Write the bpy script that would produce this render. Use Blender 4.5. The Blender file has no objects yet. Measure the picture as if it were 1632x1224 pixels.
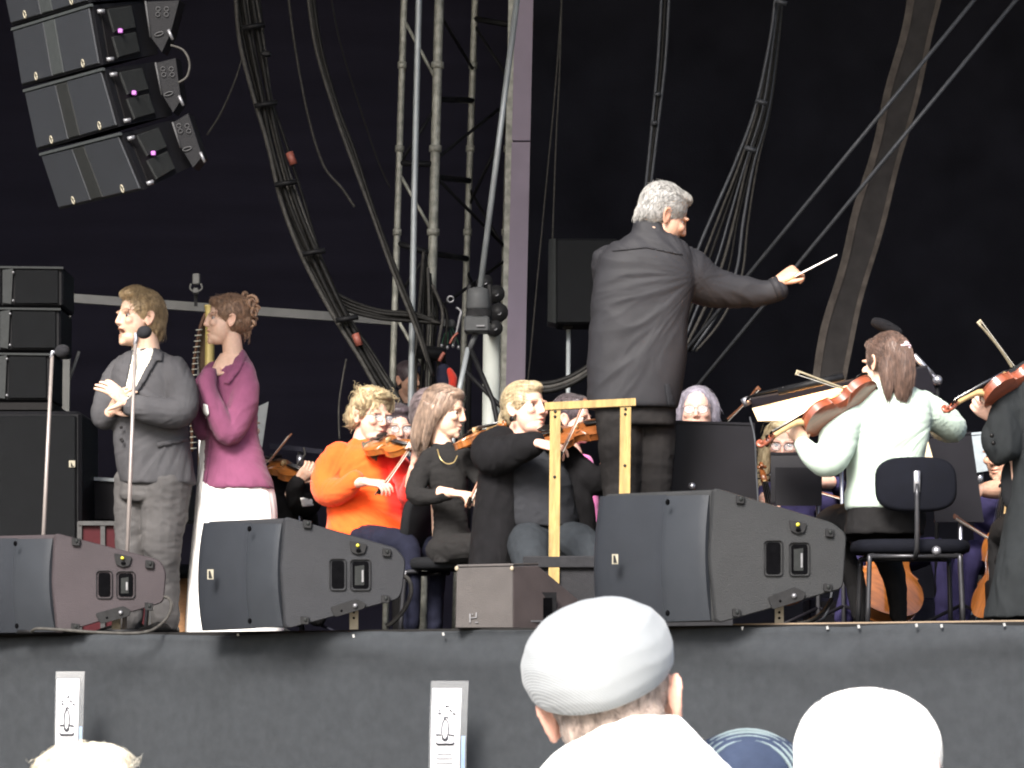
# An open-air orchestra concert seen from the audience.
import bpy, math, random
from mathutils import Vector, Matrix, noise
from mathutils.bvhtree import BVHTree

random.seed(7)
PI = math.pi
SC = bpy.context.scene
COL = SC.collection

# ------------------------------------------------------------------ camera
F = 5490.0          # focal length in photo pixels (photo 1632 wide)
ZC = 1.60           # eye height of the spectator with the camera
HY = 1100.0         # photo row of the horizon
cam = bpy.data.cameras.new('camera')
cam.sensor_width = 36.0
cam.lens = 36.0 * F / 1632.0
cam.shift_y = (HY - 612.0) / 1632.0
cam.clip_start = 0.2
cam.clip_end = 3000
camo = bpy.data.objects.new('camera', cam)
camo.location = (0, 0, ZC)
camo.rotation_euler = (PI / 2, 0, 0)
COL.objects.link(camo)
SC.camera = camo
cam.dof.use_dof = True
cam.dof.focus_distance = 17.3
cam.dof.aperture_fstop = 22

# ------------------------------------------------------------------ light
SUN_EL, SUN_AZ = math.radians(40), math.radians(-20)     # azimuth: seen from the stage, to the left behind the camera
w = bpy.data.worlds.new('World')
SC.world = w
w.use_nodes = True
nt = w.node_tree
sky = nt.nodes.new('ShaderNodeTexSky')
sky.sky_type = 'NISHITA'
sky.sun_disc = False
sky.sun_elevation = SUN_EL
sky.sun_rotation = PI - SUN_AZ
sky.dust_density = 3.0
bg = nt.nodes['Background']
bg.inputs['Strength'].default_value = 0.095
nt.links.new(sky.outputs[0], bg.inputs['Color'])
sd = bpy.data.lights.new('sun', 'SUN')
sd.energy = 2.75
sd.angle = math.radians(22)
sd.color = (1.0, 0.96, 0.9)
so = bpy.data.objects.new('sun', sd)
sdir = Vector((math.sin(SUN_AZ) * math.cos(SUN_EL), -math.cos(SUN_AZ) * math.cos(SUN_EL), math.sin(SUN_EL)))
so.rotation_euler = sdir.to_track_quat('Z', 'Y').to_euler()
so.location = sdir * 30
COL.objects.link(so)
SC.view_settings.view_transform = 'Standard'
SC.view_settings.look = 'None'
SC.view_settings.gamma = 1.0
SC.view_settings.use_curve_mapping = False
SC.view_settings.exposure = 2.05
SC.render.engine = 'CYCLES'
SC.cycles.use_denoising = True
SC.cycles.filter_width = 2.0
SC.cycles.max_bounces = 6

# ------------------------------------------------------------------ placing
def P(px, py, Y):
    """a photo pixel at distance Y as a point in the place"""
    return Vector(((px - 816.0) * Y / F, Y, ZC + (HY - py) * Y / F))

STAGE_Z = ZC + 0.295

def edgeY(px):
    return 16.325 / (1 + 0.693 * (px - 816.0) / F)

# ------------------------------------------------------------------ materials
def mat(name, col, rough=0.6, metal=0.0, var=0.12, nscale=30.0, bump=0.0, bscale=200.0, spec=0.5, sheen=0.0,
        tint=False, stretch=None, coat=0.0, col2=None, emit=None, alpha=None, trans=0.0, keep=False):
    if max(col) < .16 and not col2 and not keep:     # black stage cloth, coatings and steel
        col = tuple(c * .42 for c in col)
        spec = min(spec, .12)
        sheen = 0
    m = bpy.data.materials.new(name)
    m.use_nodes = True
    n = m.node_tree.nodes
    l = m.node_tree.links
    b = n['Principled BSDF']
    b.inputs['Roughness'].default_value = rough
    b.inputs['Metallic'].default_value = metal
    b.inputs['Specular IOR Level'].default_value = spec
    b.inputs['Sheen Weight'].default_value = sheen
    b.inputs['Coat Weight'].default_value = coat
    b.inputs['Transmission Weight'].default_value = trans
    tc = n.new('ShaderNodeTexCoord')
    mp = n.new('ShaderNodeMapping')
    if stretch:
        mp.inputs['Scale'].default_value = stretch
    l.new(tc.outputs['Object'], mp.inputs['Vector'])
    nz = n.new('ShaderNodeTexNoise')
    nz.inputs['Scale'].default_value = nscale
    nz.inputs['Detail'].default_value = 5
    l.new(mp.outputs[0], nz.inputs['Vector'])
    rp = n.new('ShaderNodeValToRGB')
    rp.color_ramp.elements[0].position = 0.3
    rp.color_ramp.elements[1].position = 0.7
    c2 = col2 if col2 else tuple(min(1, c * (1 + var)) for c in col)
    c1 = col if col2 else tuple(c * (1 - var) for c in col)
    rp.color_ramp.elements[0].color = (*c1, 1)
    rp.color_ramp.elements[1].color = (*c2, 1)
    l.new(nz.outputs['Fac'], rp.inputs['Fac'])
    src = rp.outputs['Color']
    if tint:
        at = n.new('ShaderNodeAttribute')
        at.attribute_name = 'tint'
        mx = n.new('ShaderNodeMix')
        mx.data_type = 'RGBA'
        mx.blend_type = 'MULTIPLY'
        mx.inputs['Factor'].default_value = 1.0
        l.new(src, mx.inputs['A'])
        l.new(at.outputs['Color'], mx.inputs['B'])
        src = mx.outputs['Result']
    l.new(src, b.inputs['Base Color'])
    if bump:
        n2 = n.new('ShaderNodeTexNoise')
        n2.inputs['Scale'].default_value = bscale
        n2.inputs['Detail'].default_value = 3
        l.new(mp.outputs[0], n2.inputs['Vector'])
        bp = n.new('ShaderNodeBump')
        bp.inputs['Strength'].default_value = bump
        bp.inputs['Distance'].default_value = 0.01
        l.new(n2.outputs['Fac'], bp.inputs['Height'])
        l.new(bp.outputs[0], b.inputs['Normal'])
    if emit:
        b.inputs['Emission Color'].default_value = (*emit[:3], 1)
        b.inputs['Emission Strength'].default_value = emit[3]
    if alpha is not None:
        b.inputs['Alpha'].default_value = alpha
    return m

def skin(name, col):
    m = mat(name, col, 0.5, var=0.06, nscale=60, bump=0.15, bscale=500, tint=True)
    b = m.node_tree.nodes['Principled BSDF']
    b.inputs['Subsurface Weight'].default_value = 0.12
    b.inputs['Subsurface Radius'].default_value = (0.012, 0.005, 0.003)
    return m

def cloth(name, col, var=0.1, bump=0.35, sheen=0.15, rough=0.85, **k):
    return mat(name, col, rough, var=var, nscale=18, bump=bump, bscale=420, sheen=sheen if max(col) > .15 else 0, spec=0.12, **k)

# ------------------------------------------------------------------ geometry: (verts, faces) pairs
def join(*gs):
    V, Fc = [], []
    for g in gs:
        o = len(V)
        V += list(g[0])
        Fc += [tuple(i + o for i in f) for f in g[1]]
    return V, Fc

def xf(g, M):
    return [M @ Vector(v) for v in g[0]], g[1]

def spl(pts, m=5):
    """Catmull-Rom through tuples of any length"""
    pts = [tuple(p) for p in pts]
    if len(pts) < 3 or m < 2:
        return pts
    out = []
    n = len(pts)
    for i in range(n - 1):
        p0, p1, p2, p3 = pts[max(i - 1, 0)], pts[i], pts[i + 1], pts[min(i + 2, n - 1)]
        for k in range(m):
            t = k / m
            out.append(tuple(0.5 * (2 * b + (c - a) * t + (2 * a - 5 * b + 4 * c - d) * t * t + (3 * b - a - 3 * c + d) * t ** 3)
                             for a, b, c, d in zip(p0, p1, p2, p3)))
    out.append(pts[-1])
    return out

def rings(rs, close=True):
    """loft between rings of equal length"""
    n = len(rs[0])
    V = [Vector(v) for r in rs for v in r]
    Fc = []
    for i in range(len(rs) - 1):
        for j in range(n):
            a, b = i * n + j, i * n + (j + 1) % n
            Fc.append((a, b, b + n, a + n))
    if close:
        Fc.append(tuple(range(n - 1, -1, -1)))
        Fc.append(tuple(range((len(rs) - 1) * n, len(rs) * n)))
    return V, Fc

def tube(pts, r, n=10, m=1, flat=None, up=None, close=True, dome=False):
    """swept tube; pts (x,y,z), r number or list; flat squashes it along its frame's second axis"""
    if not isinstance(r, (list, tuple)):
        r = [r] * len(pts)
    P4 = spl([tuple(p) + (q,) for p, q in zip(pts, r)], m)
    C = [Vector(p[:3]) for p in P4]
    R = [max(p[3], 1e-4) for p in P4]
    if dome:
        d0 = (C[0] - C[1]).normalized(); d1 = (C[-1] - C[-2]).normalized()
        C = [C[0] + d0 * R[0] * .9, C[0] + d0 * R[0] * .6] + C + [C[-1] + d1 * R[-1] * .6, C[-1] + d1 * R[-1] * .9]
        R = [R[0] * .4, R[0] * .8] + R + [R[-1] * .8, R[-1] * .4]
    rs = []
    T = (C[1] - C[0]).normalized()
    A = Vector(up) if up else (Vector((0, 0, 1)) if abs(T.z) < .9 else Vector((1, 0, 0)))
    N = (A - T * A.dot(T)).normalized()
    for i, c in enumerate(C):
        t = (C[min(i + 1, len(C) - 1)] - C[max(i - 1, 0)])
        t = t.normalized() if t.length > 1e-9 else T
        N = (N - t * N.dot(t)).normalized()
        B = t.cross(N)
        f = flat if flat else 1.0
        rs.append([c + N * (R[i] * math.cos(2 * PI * k / n) * f) + B * (R[i] * math.sin(2 * PI * k / n)) for k in range(n)])
        T = t
    return rings(rs, close)

def ell(c, r, M=None, nu=16, nv=10):
    c = Vector(c)
    rs = []
    for i in range(nv + 1):
        th = PI * (0.02 + 0.96 * i / nv)
        rs.append([Vector((r[0] * math.sin(th) * math.cos(2 * PI * k / nu), r[1] * math.sin(th) * math.sin(2 * PI * k / nu), -r[2] * math.cos(th))) for k in range(nu)])
    g = rings(rs)
    if M:
        g = xf(g, M)
    return [v + c for v in g[0]], g[1]

def box(c, s, M=None, bev=0.0):
    x, y, z = s[0] / 2, s[1] / 2, s[2] / 2
    if bev:
        b = min(bev, x * .9, y * .9, z * .9)
        rs = []
        for zz, ins in ((-z, b), (-z + b, 0), (z - b, 0), (z, b)):
            X, Y2 = x - ins, y - ins
            rs.append([(X, -Y2 + b, zz), (X, Y2 - b, zz), (X - b, Y2, zz), (-X + b, Y2, zz), (-X, Y2 - b, zz), (-X, -Y2 + b, zz), (-X + b, -Y2, zz), (X - b, -Y2, zz)])
        g = rings(rs)
    else:
        g = rings([[(x, -y, k), (x, y, k), (-x, y, k), (-x, -y, k)] for k in (-z, z)])
    if M:
        g = xf(g, M)
    c = Vector(c)
    return [Vector(v) + c for v in g[0]], g[1]

def bar(a, b, wd, hg=None, up=(0, 0, 1)):
    """square bar from a to b"""
    a, b = Vector(a), Vector(b)
    t = (b - a).normalized()
    u = Vector(up)
    if abs(t.dot(u)) > .95:
        u = Vector((0, 1, 0))
    s = t.cross(u).normalized()
    u = s.cross(t)
    hg = hg or wd
    q = [s * wd / 2 + u * hg / 2, -s * wd / 2 + u * hg / 2, -s * wd / 2 - u * hg / 2, s * wd / 2 - u * hg / 2]
    return rings([[a + k for k in q], [b + k for k in q]])

def prism(poly, off, bev=0.0):
    """polygon (3D points) pushed along off"""
    off = Vector(off)
    poly = [Vector(p) for p in poly]
    if bev:
        c = sum(poly, Vector()) / len(poly)
        L = off.length
        d = off / L
        ins = lambda p: p + (c - p).normalized() * bev
        return rings([[ins(p) for p in poly], [p + d * bev for p in poly], [p + d * (L - bev) for p in poly], [ins(p) + off for p in poly]])
    return rings([poly, [p + off for p in poly]])

def rpoly(pts, r, m=4):
    """round the corners of a 2D polygon"""
    out = []
    n = len(pts)
    for i in range(n):
        p = Vector(pts[i]); a = Vector(pts[i - 1]); b = Vector(pts[(i + 1) % n])
        ra = min(r, (a - p).length * .45); rb = min(r, (b - p).length * .45)
        s = p + (a - p).normalized() * ra; e = p + (b - p).normalized() * rb
        for k in range(m + 1):
            t = k / m
            out.append(tuple(s * (1 - t) ** 2 + p * 2 * t * (1 - t) + e * t * t))
    return out

# ------------------------------------------------------------------ objects
def obj(name, g, m, parent=None, smooth=True, loc=None):
    if isinstance(g, bpy.types.Mesh):
        me = g
    else:
        me = bpy.data.meshes.new(name)
        me.from_pydata([tuple(v) for v in g[0]], [], g[1])
        me.update()
    me.polygons.foreach_set('use_smooth', [smooth] * len(me.polygons))
    for k in (m if isinstance(m, (list, tuple)) else [m]):
        me.materials.append(k)
    o = bpy.data.objects.new(name, me)
    COL.objects.link(o)
    if parent:
        o.parent = parent
        o.matrix_parent_inverse = world_of(parent).inverted()
    if loc:
        o.location = loc
    return o

def hard(o, ang=35):
    """flat where edges are sharp"""
    me = o.data
    me.set_sharp_from_angle(angle=math.radians(ang))
    return o

def hobj(name, g, m, parent=None, ang=35):
    return hard(obj(name, g, m, parent), ang)

def world_of(o):
    return world_of(o.parent) @ o.matrix_parent_inverse @ o.matrix_basis if o.parent else o.matrix_basis.copy()

def thing(name, label, cat, loc=(0, 0, 0), group=None):
    o = bpy.data.objects.new(name, None)
    o.empty_display_size = .1
    COL.objects.link(o)
    o.location = loc
    return tag(o, label, cat, group)

def tag(o, label, cat, group=None, kind=None):
    if label: o['label'] = label
    if cat: o['category'] = cat
    if group: o['group'] = group
    if kind: o['kind'] = kind
    return o

def struct(name, g, m, smooth=False):
    o = obj(name, g, m, None, smooth)
    o['kind'] = 'structure'
    return o

DG = None
def remesh(g, voxel, smooth=4, fac=0.5):
    me = bpy.data.meshes.new('tmp')
    me.from_pydata([tuple(v) for v in g[0]], [], g[1])
    o = bpy.data.objects.new('tmp', me)
    COL.objects.link(o)
    md = o.modifiers.new('r', 'REMESH')
    md.mode = 'VOXEL'
    md.voxel_size = voxel
    if smooth:
        ms = o.modifiers.new('s', 'SMOOTH')
        ms.factor = fac
        ms.iterations = smooth
    dg = bpy.context.evaluated_depsgraph_get()
    ev = o.evaluated_get(dg)
    r = bpy.data.meshes.new_from_object(ev)
    V = [v.co.copy() for v in r.vertices]
    N = [v.normal.copy() for v in r.vertices]
    Fc = [tuple(p.vertices) for p in r.polygons]
    bpy.data.objects.remove(o)
    bpy.data.meshes.remove(me)
    bpy.data.meshes.remove(r)
    return V, Fc, N

def wrinkle(g, amp=.006, s=9.0, stretch=(1, 1, 1), seed=0, rid=0.6, pivot=None):
    """cloth folds: ridged noise pushed along the normals"""
    V, Fc, N = g
    off = Vector((seed * 3.7, seed * 1.3, seed * 5.1))
    st = Vector(stretch)
    out = []
    for v, n in zip(V, N):
        if pivot is None:
            q = Vector((v.x * st.x, v.y * st.y, v.z * st.z)) * s + off
        else:                                    # folds fanning out from one point, as from a raised arm
            e = v - pivot
            R = math.hypot(e.x, e.z)
            th = math.atan2(e.z, e.x)
            q = Vector((math.cos(th) * s * .9, math.sin(th) * s * .9, R * s * .55 + v.y)) + off
        q2 = q + Vector((noise.noise(q * .6), noise.noise(q * .6 + Vector((9, 9, 9))), 0)) * .8
        a = noise.noise(q2)
        r = 1 - 2.6 * abs(noise.noise(q2 * 1.25 + Vector((4, 7, 1))))
        fade = 1.0
        if pivot is not None:
            fade = min(1.0, max(.12, (R - .06) / .20)) * (1.25 if R < .6 else 1.25 - min(.9, (R - .6) * 1.5))
        fine = 1 - 2.6 * abs(noise.noise(q2 * 2.3 + Vector((1, 3, 8))))
        out.append(v + n * amp * (fade * ((1 - rid) * a + rid * r * .6) + .20 * fine))
    return out, Fc, N

def bvh(g):
    return BVHTree.FromPolygons([tuple(v) for v in g[0]], g[1])

def slab(pts, g, Y, th=.005, off=.004, step=6):
    """a cloth piece (lapel, collar, pocket) outlined by photo pixels, laid onto the front of a garment and given thickness"""
    tree = bvh(g)
    n = len(pts)
    xs = [p[0] for p in pts]; ys = [p[1] for p in pts]
    def inside(x, y):
        c = False
        for i in range(n):
            x1, y1 = pts[i]; x2, y2 = pts[i - 1]
            if (y1 > y) != (y2 > y) and x < (x2 - x1) * (y - y1) / (y2 - y1) + x1:
                c = not c
        return c
    def near(x, y):
        best = None
        for i in range(n):
            a = Vector(pts[i]); b = Vector(pts[i - 1])
            d = b - a
            t = max(0, min(1, (Vector((x, y)) - a).dot(d) / max(d.dot(d), 1e-9)))
            q = a + d * t
            L = (q - Vector((x, y))).length
            if best is None or L < best[0]:
                best = (L, q)
        return best
    grid = {}
    V, Fc = [], []
    o = Vector((0, 0, ZC))
    nx = int((max(xs) - min(xs)) / step) + 3; ny = int((max(ys) - min(ys)) / step) + 3
    def hit(x, y):
        d = (P(x, y, Y) - o).normalized()
        h = tree.ray_cast(o, d, 60)
        return (h[0] - d * off, d) if h[0] else None
    last = None
    cells = []
    for i in range(nx):
        for j in range(ny):
            x = min(xs) + (i - .5) * step; y = min(ys) + (j - .5) * step
            if inside(x + step / 2, y + step / 2):
                cells.append((i, j))
    for i, j in cells:
        f = []
        for a, b in ((0, 0), (1, 0), (1, 1), (0, 1)):
            k = (i + a, j + b)
            if k not in grid:
                x = min(xs) + (k[0] - .5) * step; y = min(ys) + (k[1] - .5) * step
                nn = near(x, y)
                if (not inside(x, y)) or nn[0] < step * .5:
                    x, y = nn[1]
                h = hit(x, y)
                if h is None:
                    cx, cy = sum(xs) / n, sum(ys) / n
                    for t in (.1, .25, .45, .7):
                        h = hit(x + (cx - x) * t, y + (cy - y) * t)
                        if h: break
                if h is None:
                    grid[k] = None
                else:
                    grid[k] = len(V)
                    V.append(h[0])
            f.append(grid[k])
        if None not in f:
            Fc.append(tuple(f))
    if not Fc:
        return [], []
    # thickness
    m = len(V)
    V2 = V + [v - (v - o).normalized() * th for v in V]
    F2 = [tuple(reversed(f)) for f in Fc] + [tuple(i + m for i in f) for f in Fc]
    ed = {}
    for f in Fc:
        for a, b in zip(f, f[1:] + f[:1]):
            ed[(a, b)] = 1
    for (a, b) in ed:
        if (b, a) not in ed:
            F2.append((a, b, b + m, a + m))
    return V2, F2

# ------------------------------------------------------------------ people: heads, hands, garments
def head_matrix(px, py, Y, hpx, yaw, pitch=0, roll=0, wide=1.0):
    s = hpx * Y / F / 0.24
    R = (Matrix.Rotation(math.radians(yaw), 4, 'Z') @ Matrix.Rotation(math.radians(-pitch), 4, 'X') @ Matrix.Rotation(math.radians(roll), 4, 'Y'))
    return Matrix.Translation(P(px, py, Y)) @ R @ Matrix.Diagonal((s * wide, s, s, 1))

def gauss(d2, r):
    return math.exp(-d2 / (r * r))

def head_geo(M, neck_to=None, neck_r=.056, mouth=0.0, female=False, age=0.0, nose=1.0, jaw=1.0, beard=0.0, brow=(.45, .35, .3), vox=.0042, full=0.0):
    """head facing local -Y; returns world geometry + tint per vertex"""
    g = [ell((0, .012, .03), (.075, .096, .088), nu=24, nv=16),
         ell((0, -.026, -.034), (.064 + full * .007, .064, .083), nu=20, nv=14),
         ell((0, -.042, -.088 - mouth * .012), (.046 * jaw + full * .008, .046, .034), nu=16),
         ell((0, -.074, -.106 - mouth * .015), (.021 * jaw, .017, .016)),
         tube([(0, -.086, .018), (0, -.095, -.006), (0, -.104, -.029)], [.010, .0105, .0110 * nose], n=10, dome=True), ell((0, -.074, .004), (.024, .018, .030)),
         ell((.010, -.095, -.033), (.0085, .010, .0075)), ell((-.010, -.095, -.033), (.0085, .010, .0075)),
         ell((.030, -.081, .021), (.028, .011, .009)), ell((-.030, -.081, .021), (.028, .011, .009)),
         ell((.042, -.066, -.022), (.022, .022, .020)), ell((-.042, -.066, -.022), (.022, .022, .020)),
         ell((0, -.087, -.060 + mouth * .004), (.021, .011, .007)), ell((0, -.085, -.073 - mouth * .013), (.018, .011, .008))]
    for sx in (-1, 1):
        E = Matrix.Rotation(sx * math.radians(-22), 4, 'Z') @ Matrix.Rotation(math.radians(-10), 4, 'X')
        g.append(ell((sx * .078, .014, -.010), (.008, .020, .033), E))
        g.append(tube([(sx * .080, .002, .012), (sx * .086, .018, .023), (sx * .089, .032, .010), (sx * .086, .028, -.016), (sx * .079, .010, -.038)], [.004, .005, .005, .005, .006], n=8, m=4, dome=True))
    Mi = M.inverted()
    if neck_to is not None:
        b = Mi @ Vector(neck_to)
        top = Vector((0, .022, -.055))
        mid = (top + b) * .5 + Vector((0, .004, 0))
        g.append(tube([top, mid, b], [neck_r * .98, neck_r, neck_r * 1.12], n=20, m=4))
    V, Fc, N = remesh(join(*g), vox, 9)
    out, tint = [], []
    for v, n in zip(V, N):
        p = v.copy()
        ax = abs(p.x)
        front = p.y < -.045
        if front:
            d = gauss((ax - .031) ** 2 + (p.z - .001) ** 2 * 1.6, .017)
            p.y += .0065 * d
            lid = gauss((ax - .031) ** 2 * .35 + (p.z - .010) ** 2 * 3, .008)
            p.y -= .0012 * lid
            ms = gauss((p.z + .067 + mouth * .006) ** 2 * (9 if not mouth else 1.0 / (.25 + mouth)), .0105) * gauss(ax ** 2, .021 if not mouth else .017)
            if p.y < -.070:
                p.y += (.005 + .03 * mouth) * ms
            p.y += .0009 * gauss((ax - .027 - (p.z + .045) * -.25) ** 2, .005) * gauss((p.z + .050) ** 2, .018) * (1 + age)
        if ax > .072:
            p.x -= math.copysign(.006 * gauss((p.y - .016) ** 2 * 1.5 + (p.z + .006) ** 2 * .5, .014), p.x)
        out.append(p)
        # colours of the skin itself
        t = Vector((1, 1, 1))
        if front:
            lip = gauss((p.z + .060) ** 2 * 2.2, .008) * gauss(ax ** 2, .019) + gauss((p.z + .075 + mouth * .012) ** 2 * 2, .008) * gauss(ax ** 2, .017)
            lip = min(1, lip) * (1 if p.y < -.078 else 0)
            t = t.lerp(Vector((.92, .52, .50)) if female else Vector((.88, .62, .58)), lip)
            if mouth and p.y < -.05:
                md = gauss((p.z + .067 + mouth * .006) ** 2, .009 * (1 + mouth)) * gauss(ax ** 2, .016)
                t = t.lerp(Vector((.22, .07, .06)), min(1, md * 1.3) * min(1, mouth * 1.6))
            t = t.lerp(Vector((1.0, .78, .74)), .3 * gauss((ax - .042) ** 2 + (p.z + .032) ** 2, .022))
            t = t.lerp(Vector((1.0, .80, .76)), .5 * gauss(ax ** 2 + (p.z + .028) ** 2 * .6, .015) * (1 if p.y < -.1 else 0))
            bz = .0235 + .004 * math.sin(max(0, min(1, (ax - .012) / .042)) * PI)
            br = gauss((p.z - bz) ** 2 * 2, .0058) * (1 if .010 < ax < .054 else 0)
            t = t.lerp(Vector(brow), .8 * br)
            t = t.lerp(Vector((.42, .30, .27)), .9 * gauss((ax - .031) ** 2 * .25 + (p.z - .0095) ** 2 * 6, .0075))
            t = t.lerp(Vector((.80, .66, .62)), .4 * gauss((ax - .031) ** 2 * .4 + (p.z + .006) ** 2, .014))
        if beard and p.y < .01 and p.z < -.035:
            k = min(1, max(0, (-.035 - p.z) / .025)) * (1 - .9 * gauss(ax ** 2 + (p.z + .067) ** 2 * 1.5, .016))
            t = t.lerp(Vector((.52, .46, .42)), beard * k * (.75 + .5 * noise.noise(p * 220)))
        if ax > .07 and -.05 < p.z < .03:
            t = t.lerp(Vector((1.0, .78, .74)), .5)
        tint.append(t)
    return [M @ p for p in out], Fc, tint

def eye_geo(M, side, look=(0, 0)):
    c = Vector((side * .031, -.0660, .0005))
    g = ell(c, (.0118, .0118, .0118), nu=16, nv=12)
    d = Vector((look[0], -1, look[1])).normalized()
    mi = [1 if ((sum((Vector(g[0][i]) for i in f), Vector()) / len(f)) - c).normalized().dot(d) > .74 else 0 for f in g[1]]
    return xf(g, M), mi

def hand_geo(wr, kn, back, side=1, curl=(.5, .6, .7, .8), spread=.10, sc=1.0, thumb=(.55, .75, -.25), arm=None, arm_r=.027, tcurl=.4):
    """wr wrist, kn a point towards the knuckles, back normal of the back of the hand, side +1: thumb on x cross z; returns overlapping closed shapes"""
    wr = Vector(wr)
    x = (Vector(kn) - wr).normalized()
    z = Vector(back); z = (z - x * z.dot(x)).normalized()
    y = z.cross(x) * side
    W = lambda a, b, c: wr + (x * a + y * b + z * c) * sc
    g = []
    # palm: a loft of flattened rings
    rs = []
    for a, hw, ht, cz in ((-.012, .024, .020, 0), (.012, .029, .019, 0), (.04, .037, .017, .001), (.07, .041, .015, .003), (.09, .040, .012, .002), (.098, .034, .007, 0)):
        rs.append([W(a, hw * math.cos(2 * PI * k / 14), cz + ht * math.sin(2 * PI * k / 14)) for k in range(14)])
    g.append(rings(rs))
    for i, (b, L) in enumerate(((.029, .074), (.0095, .082), (-.010, .076), (-.028, .060))):
        p = [Vector((.078, b * .95, .003)), Vector((.094, b, .002))]
        c = curl[i]
        a = 0
        sp = spread * (b / .029)
        for k, fr in enumerate((.45, .31, .24)):
            a += c * (1.0, 1.15, .75)[k]
            p.append(p[-1] + Vector((math.cos(a) * math.cos(sp), math.sin(sp) * math.cos(a), -math.sin(a))) * L * fr)
        g.append(tube([W(*q) for q in p], [.0095 * sc, .0098 * sc, .0088 * sc, .0080 * sc, .0062 * sc], n=10, m=2, dome=True))
    t = Vector(thumb).normalized()
    q0 = Vector((.018, .018, -.006)); q1 = q0 + t * .038
    t2 = (t * (1 - tcurl * .5) + Vector((.9, -.2, -.1)) * tcurl * .6).normalized(); q2 = q1 + t2 * .032
    t3 = (t2 * (1 - tcurl * .4) + Vector((.9, -.35, -.2)) * tcurl * .6).normalized(); q3 = q2 + t3 * .025
    g.append(tube([W(*q) for q in (q0, q1, q2, q3)], [.0155 * sc, .0125 * sc, .0100 * sc, .0072 * sc], n=10, m=3, dome=True))
    if arm is not None:
        a = Vector(arm)
        g.append(tube([W(-.005, 0, 0), wr.lerp(a, .35), a], [.0255 * sc, arm_r * 1.12, arm_r * 1.35], n=14, m=3))
    return join(*g)

def torso(rows, Y, m=5, n=44, ex=2.5):
    """stack of horizontal cross-sections: (row, left px, right px, depth shift, half depth)"""
    rs = []
    for py, xl, xr, dy, hd in spl(rows, m):
        yy = Y + dy
        a = P(xl, py, yy); b = P(xr, py, yy)
        z = P(816, py, Y).z
        cx, hw = (a.x + b.x) / 2, (b.x - a.x) / 2
        r = []
        for k in range(n):
            t = 2 * PI * k / n
            ct, st = math.cos(t), math.sin(t)
            r.append((cx + hw * math.copysign(abs(ct) ** (2 / ex), ct), yy + hd * math.copysign(abs(st) ** (2 / ex), st), z))
        rs.append(r)
    return rings(rs)

def limb(pts, Y, m=5, n=16, flat=None):
    """(px, py, depth shift, radius px)"""
    return tube([P(p[0], p[1], Y + p[2]) for p in pts], [p[3] * Y / F for p in pts], n=n, m=m, dome=True, flat=flat)

def mesh_tint(name, parts):
    """one mesh out of (V, F, tint or None) parts with the colour attribute 'tint'"""
    V, Fc, T = [], [], []
    for g in parts:
        o = len(V)
        V += [tuple(v) for v in g[0]]
        Fc += [tuple(i + o for i in f) for f in g[1]]
        t = g[2] if len(g) > 2 and g[2] and len(g[2]) == len(g[0]) else None
        T += [tuple(c) + (1,) for c in t] if t else [(1, 1, 1, 1)] * len(g[0])
    me = bpy.data.meshes.new(name)
    me.from_pydata(V, [], Fc)
    at = me.attributes.new('tint', 'FLOAT_COLOR', 'POINT')
    at.data.foreach_set('color', [c for t in T for c in t])
    me.update()
    return me

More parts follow.
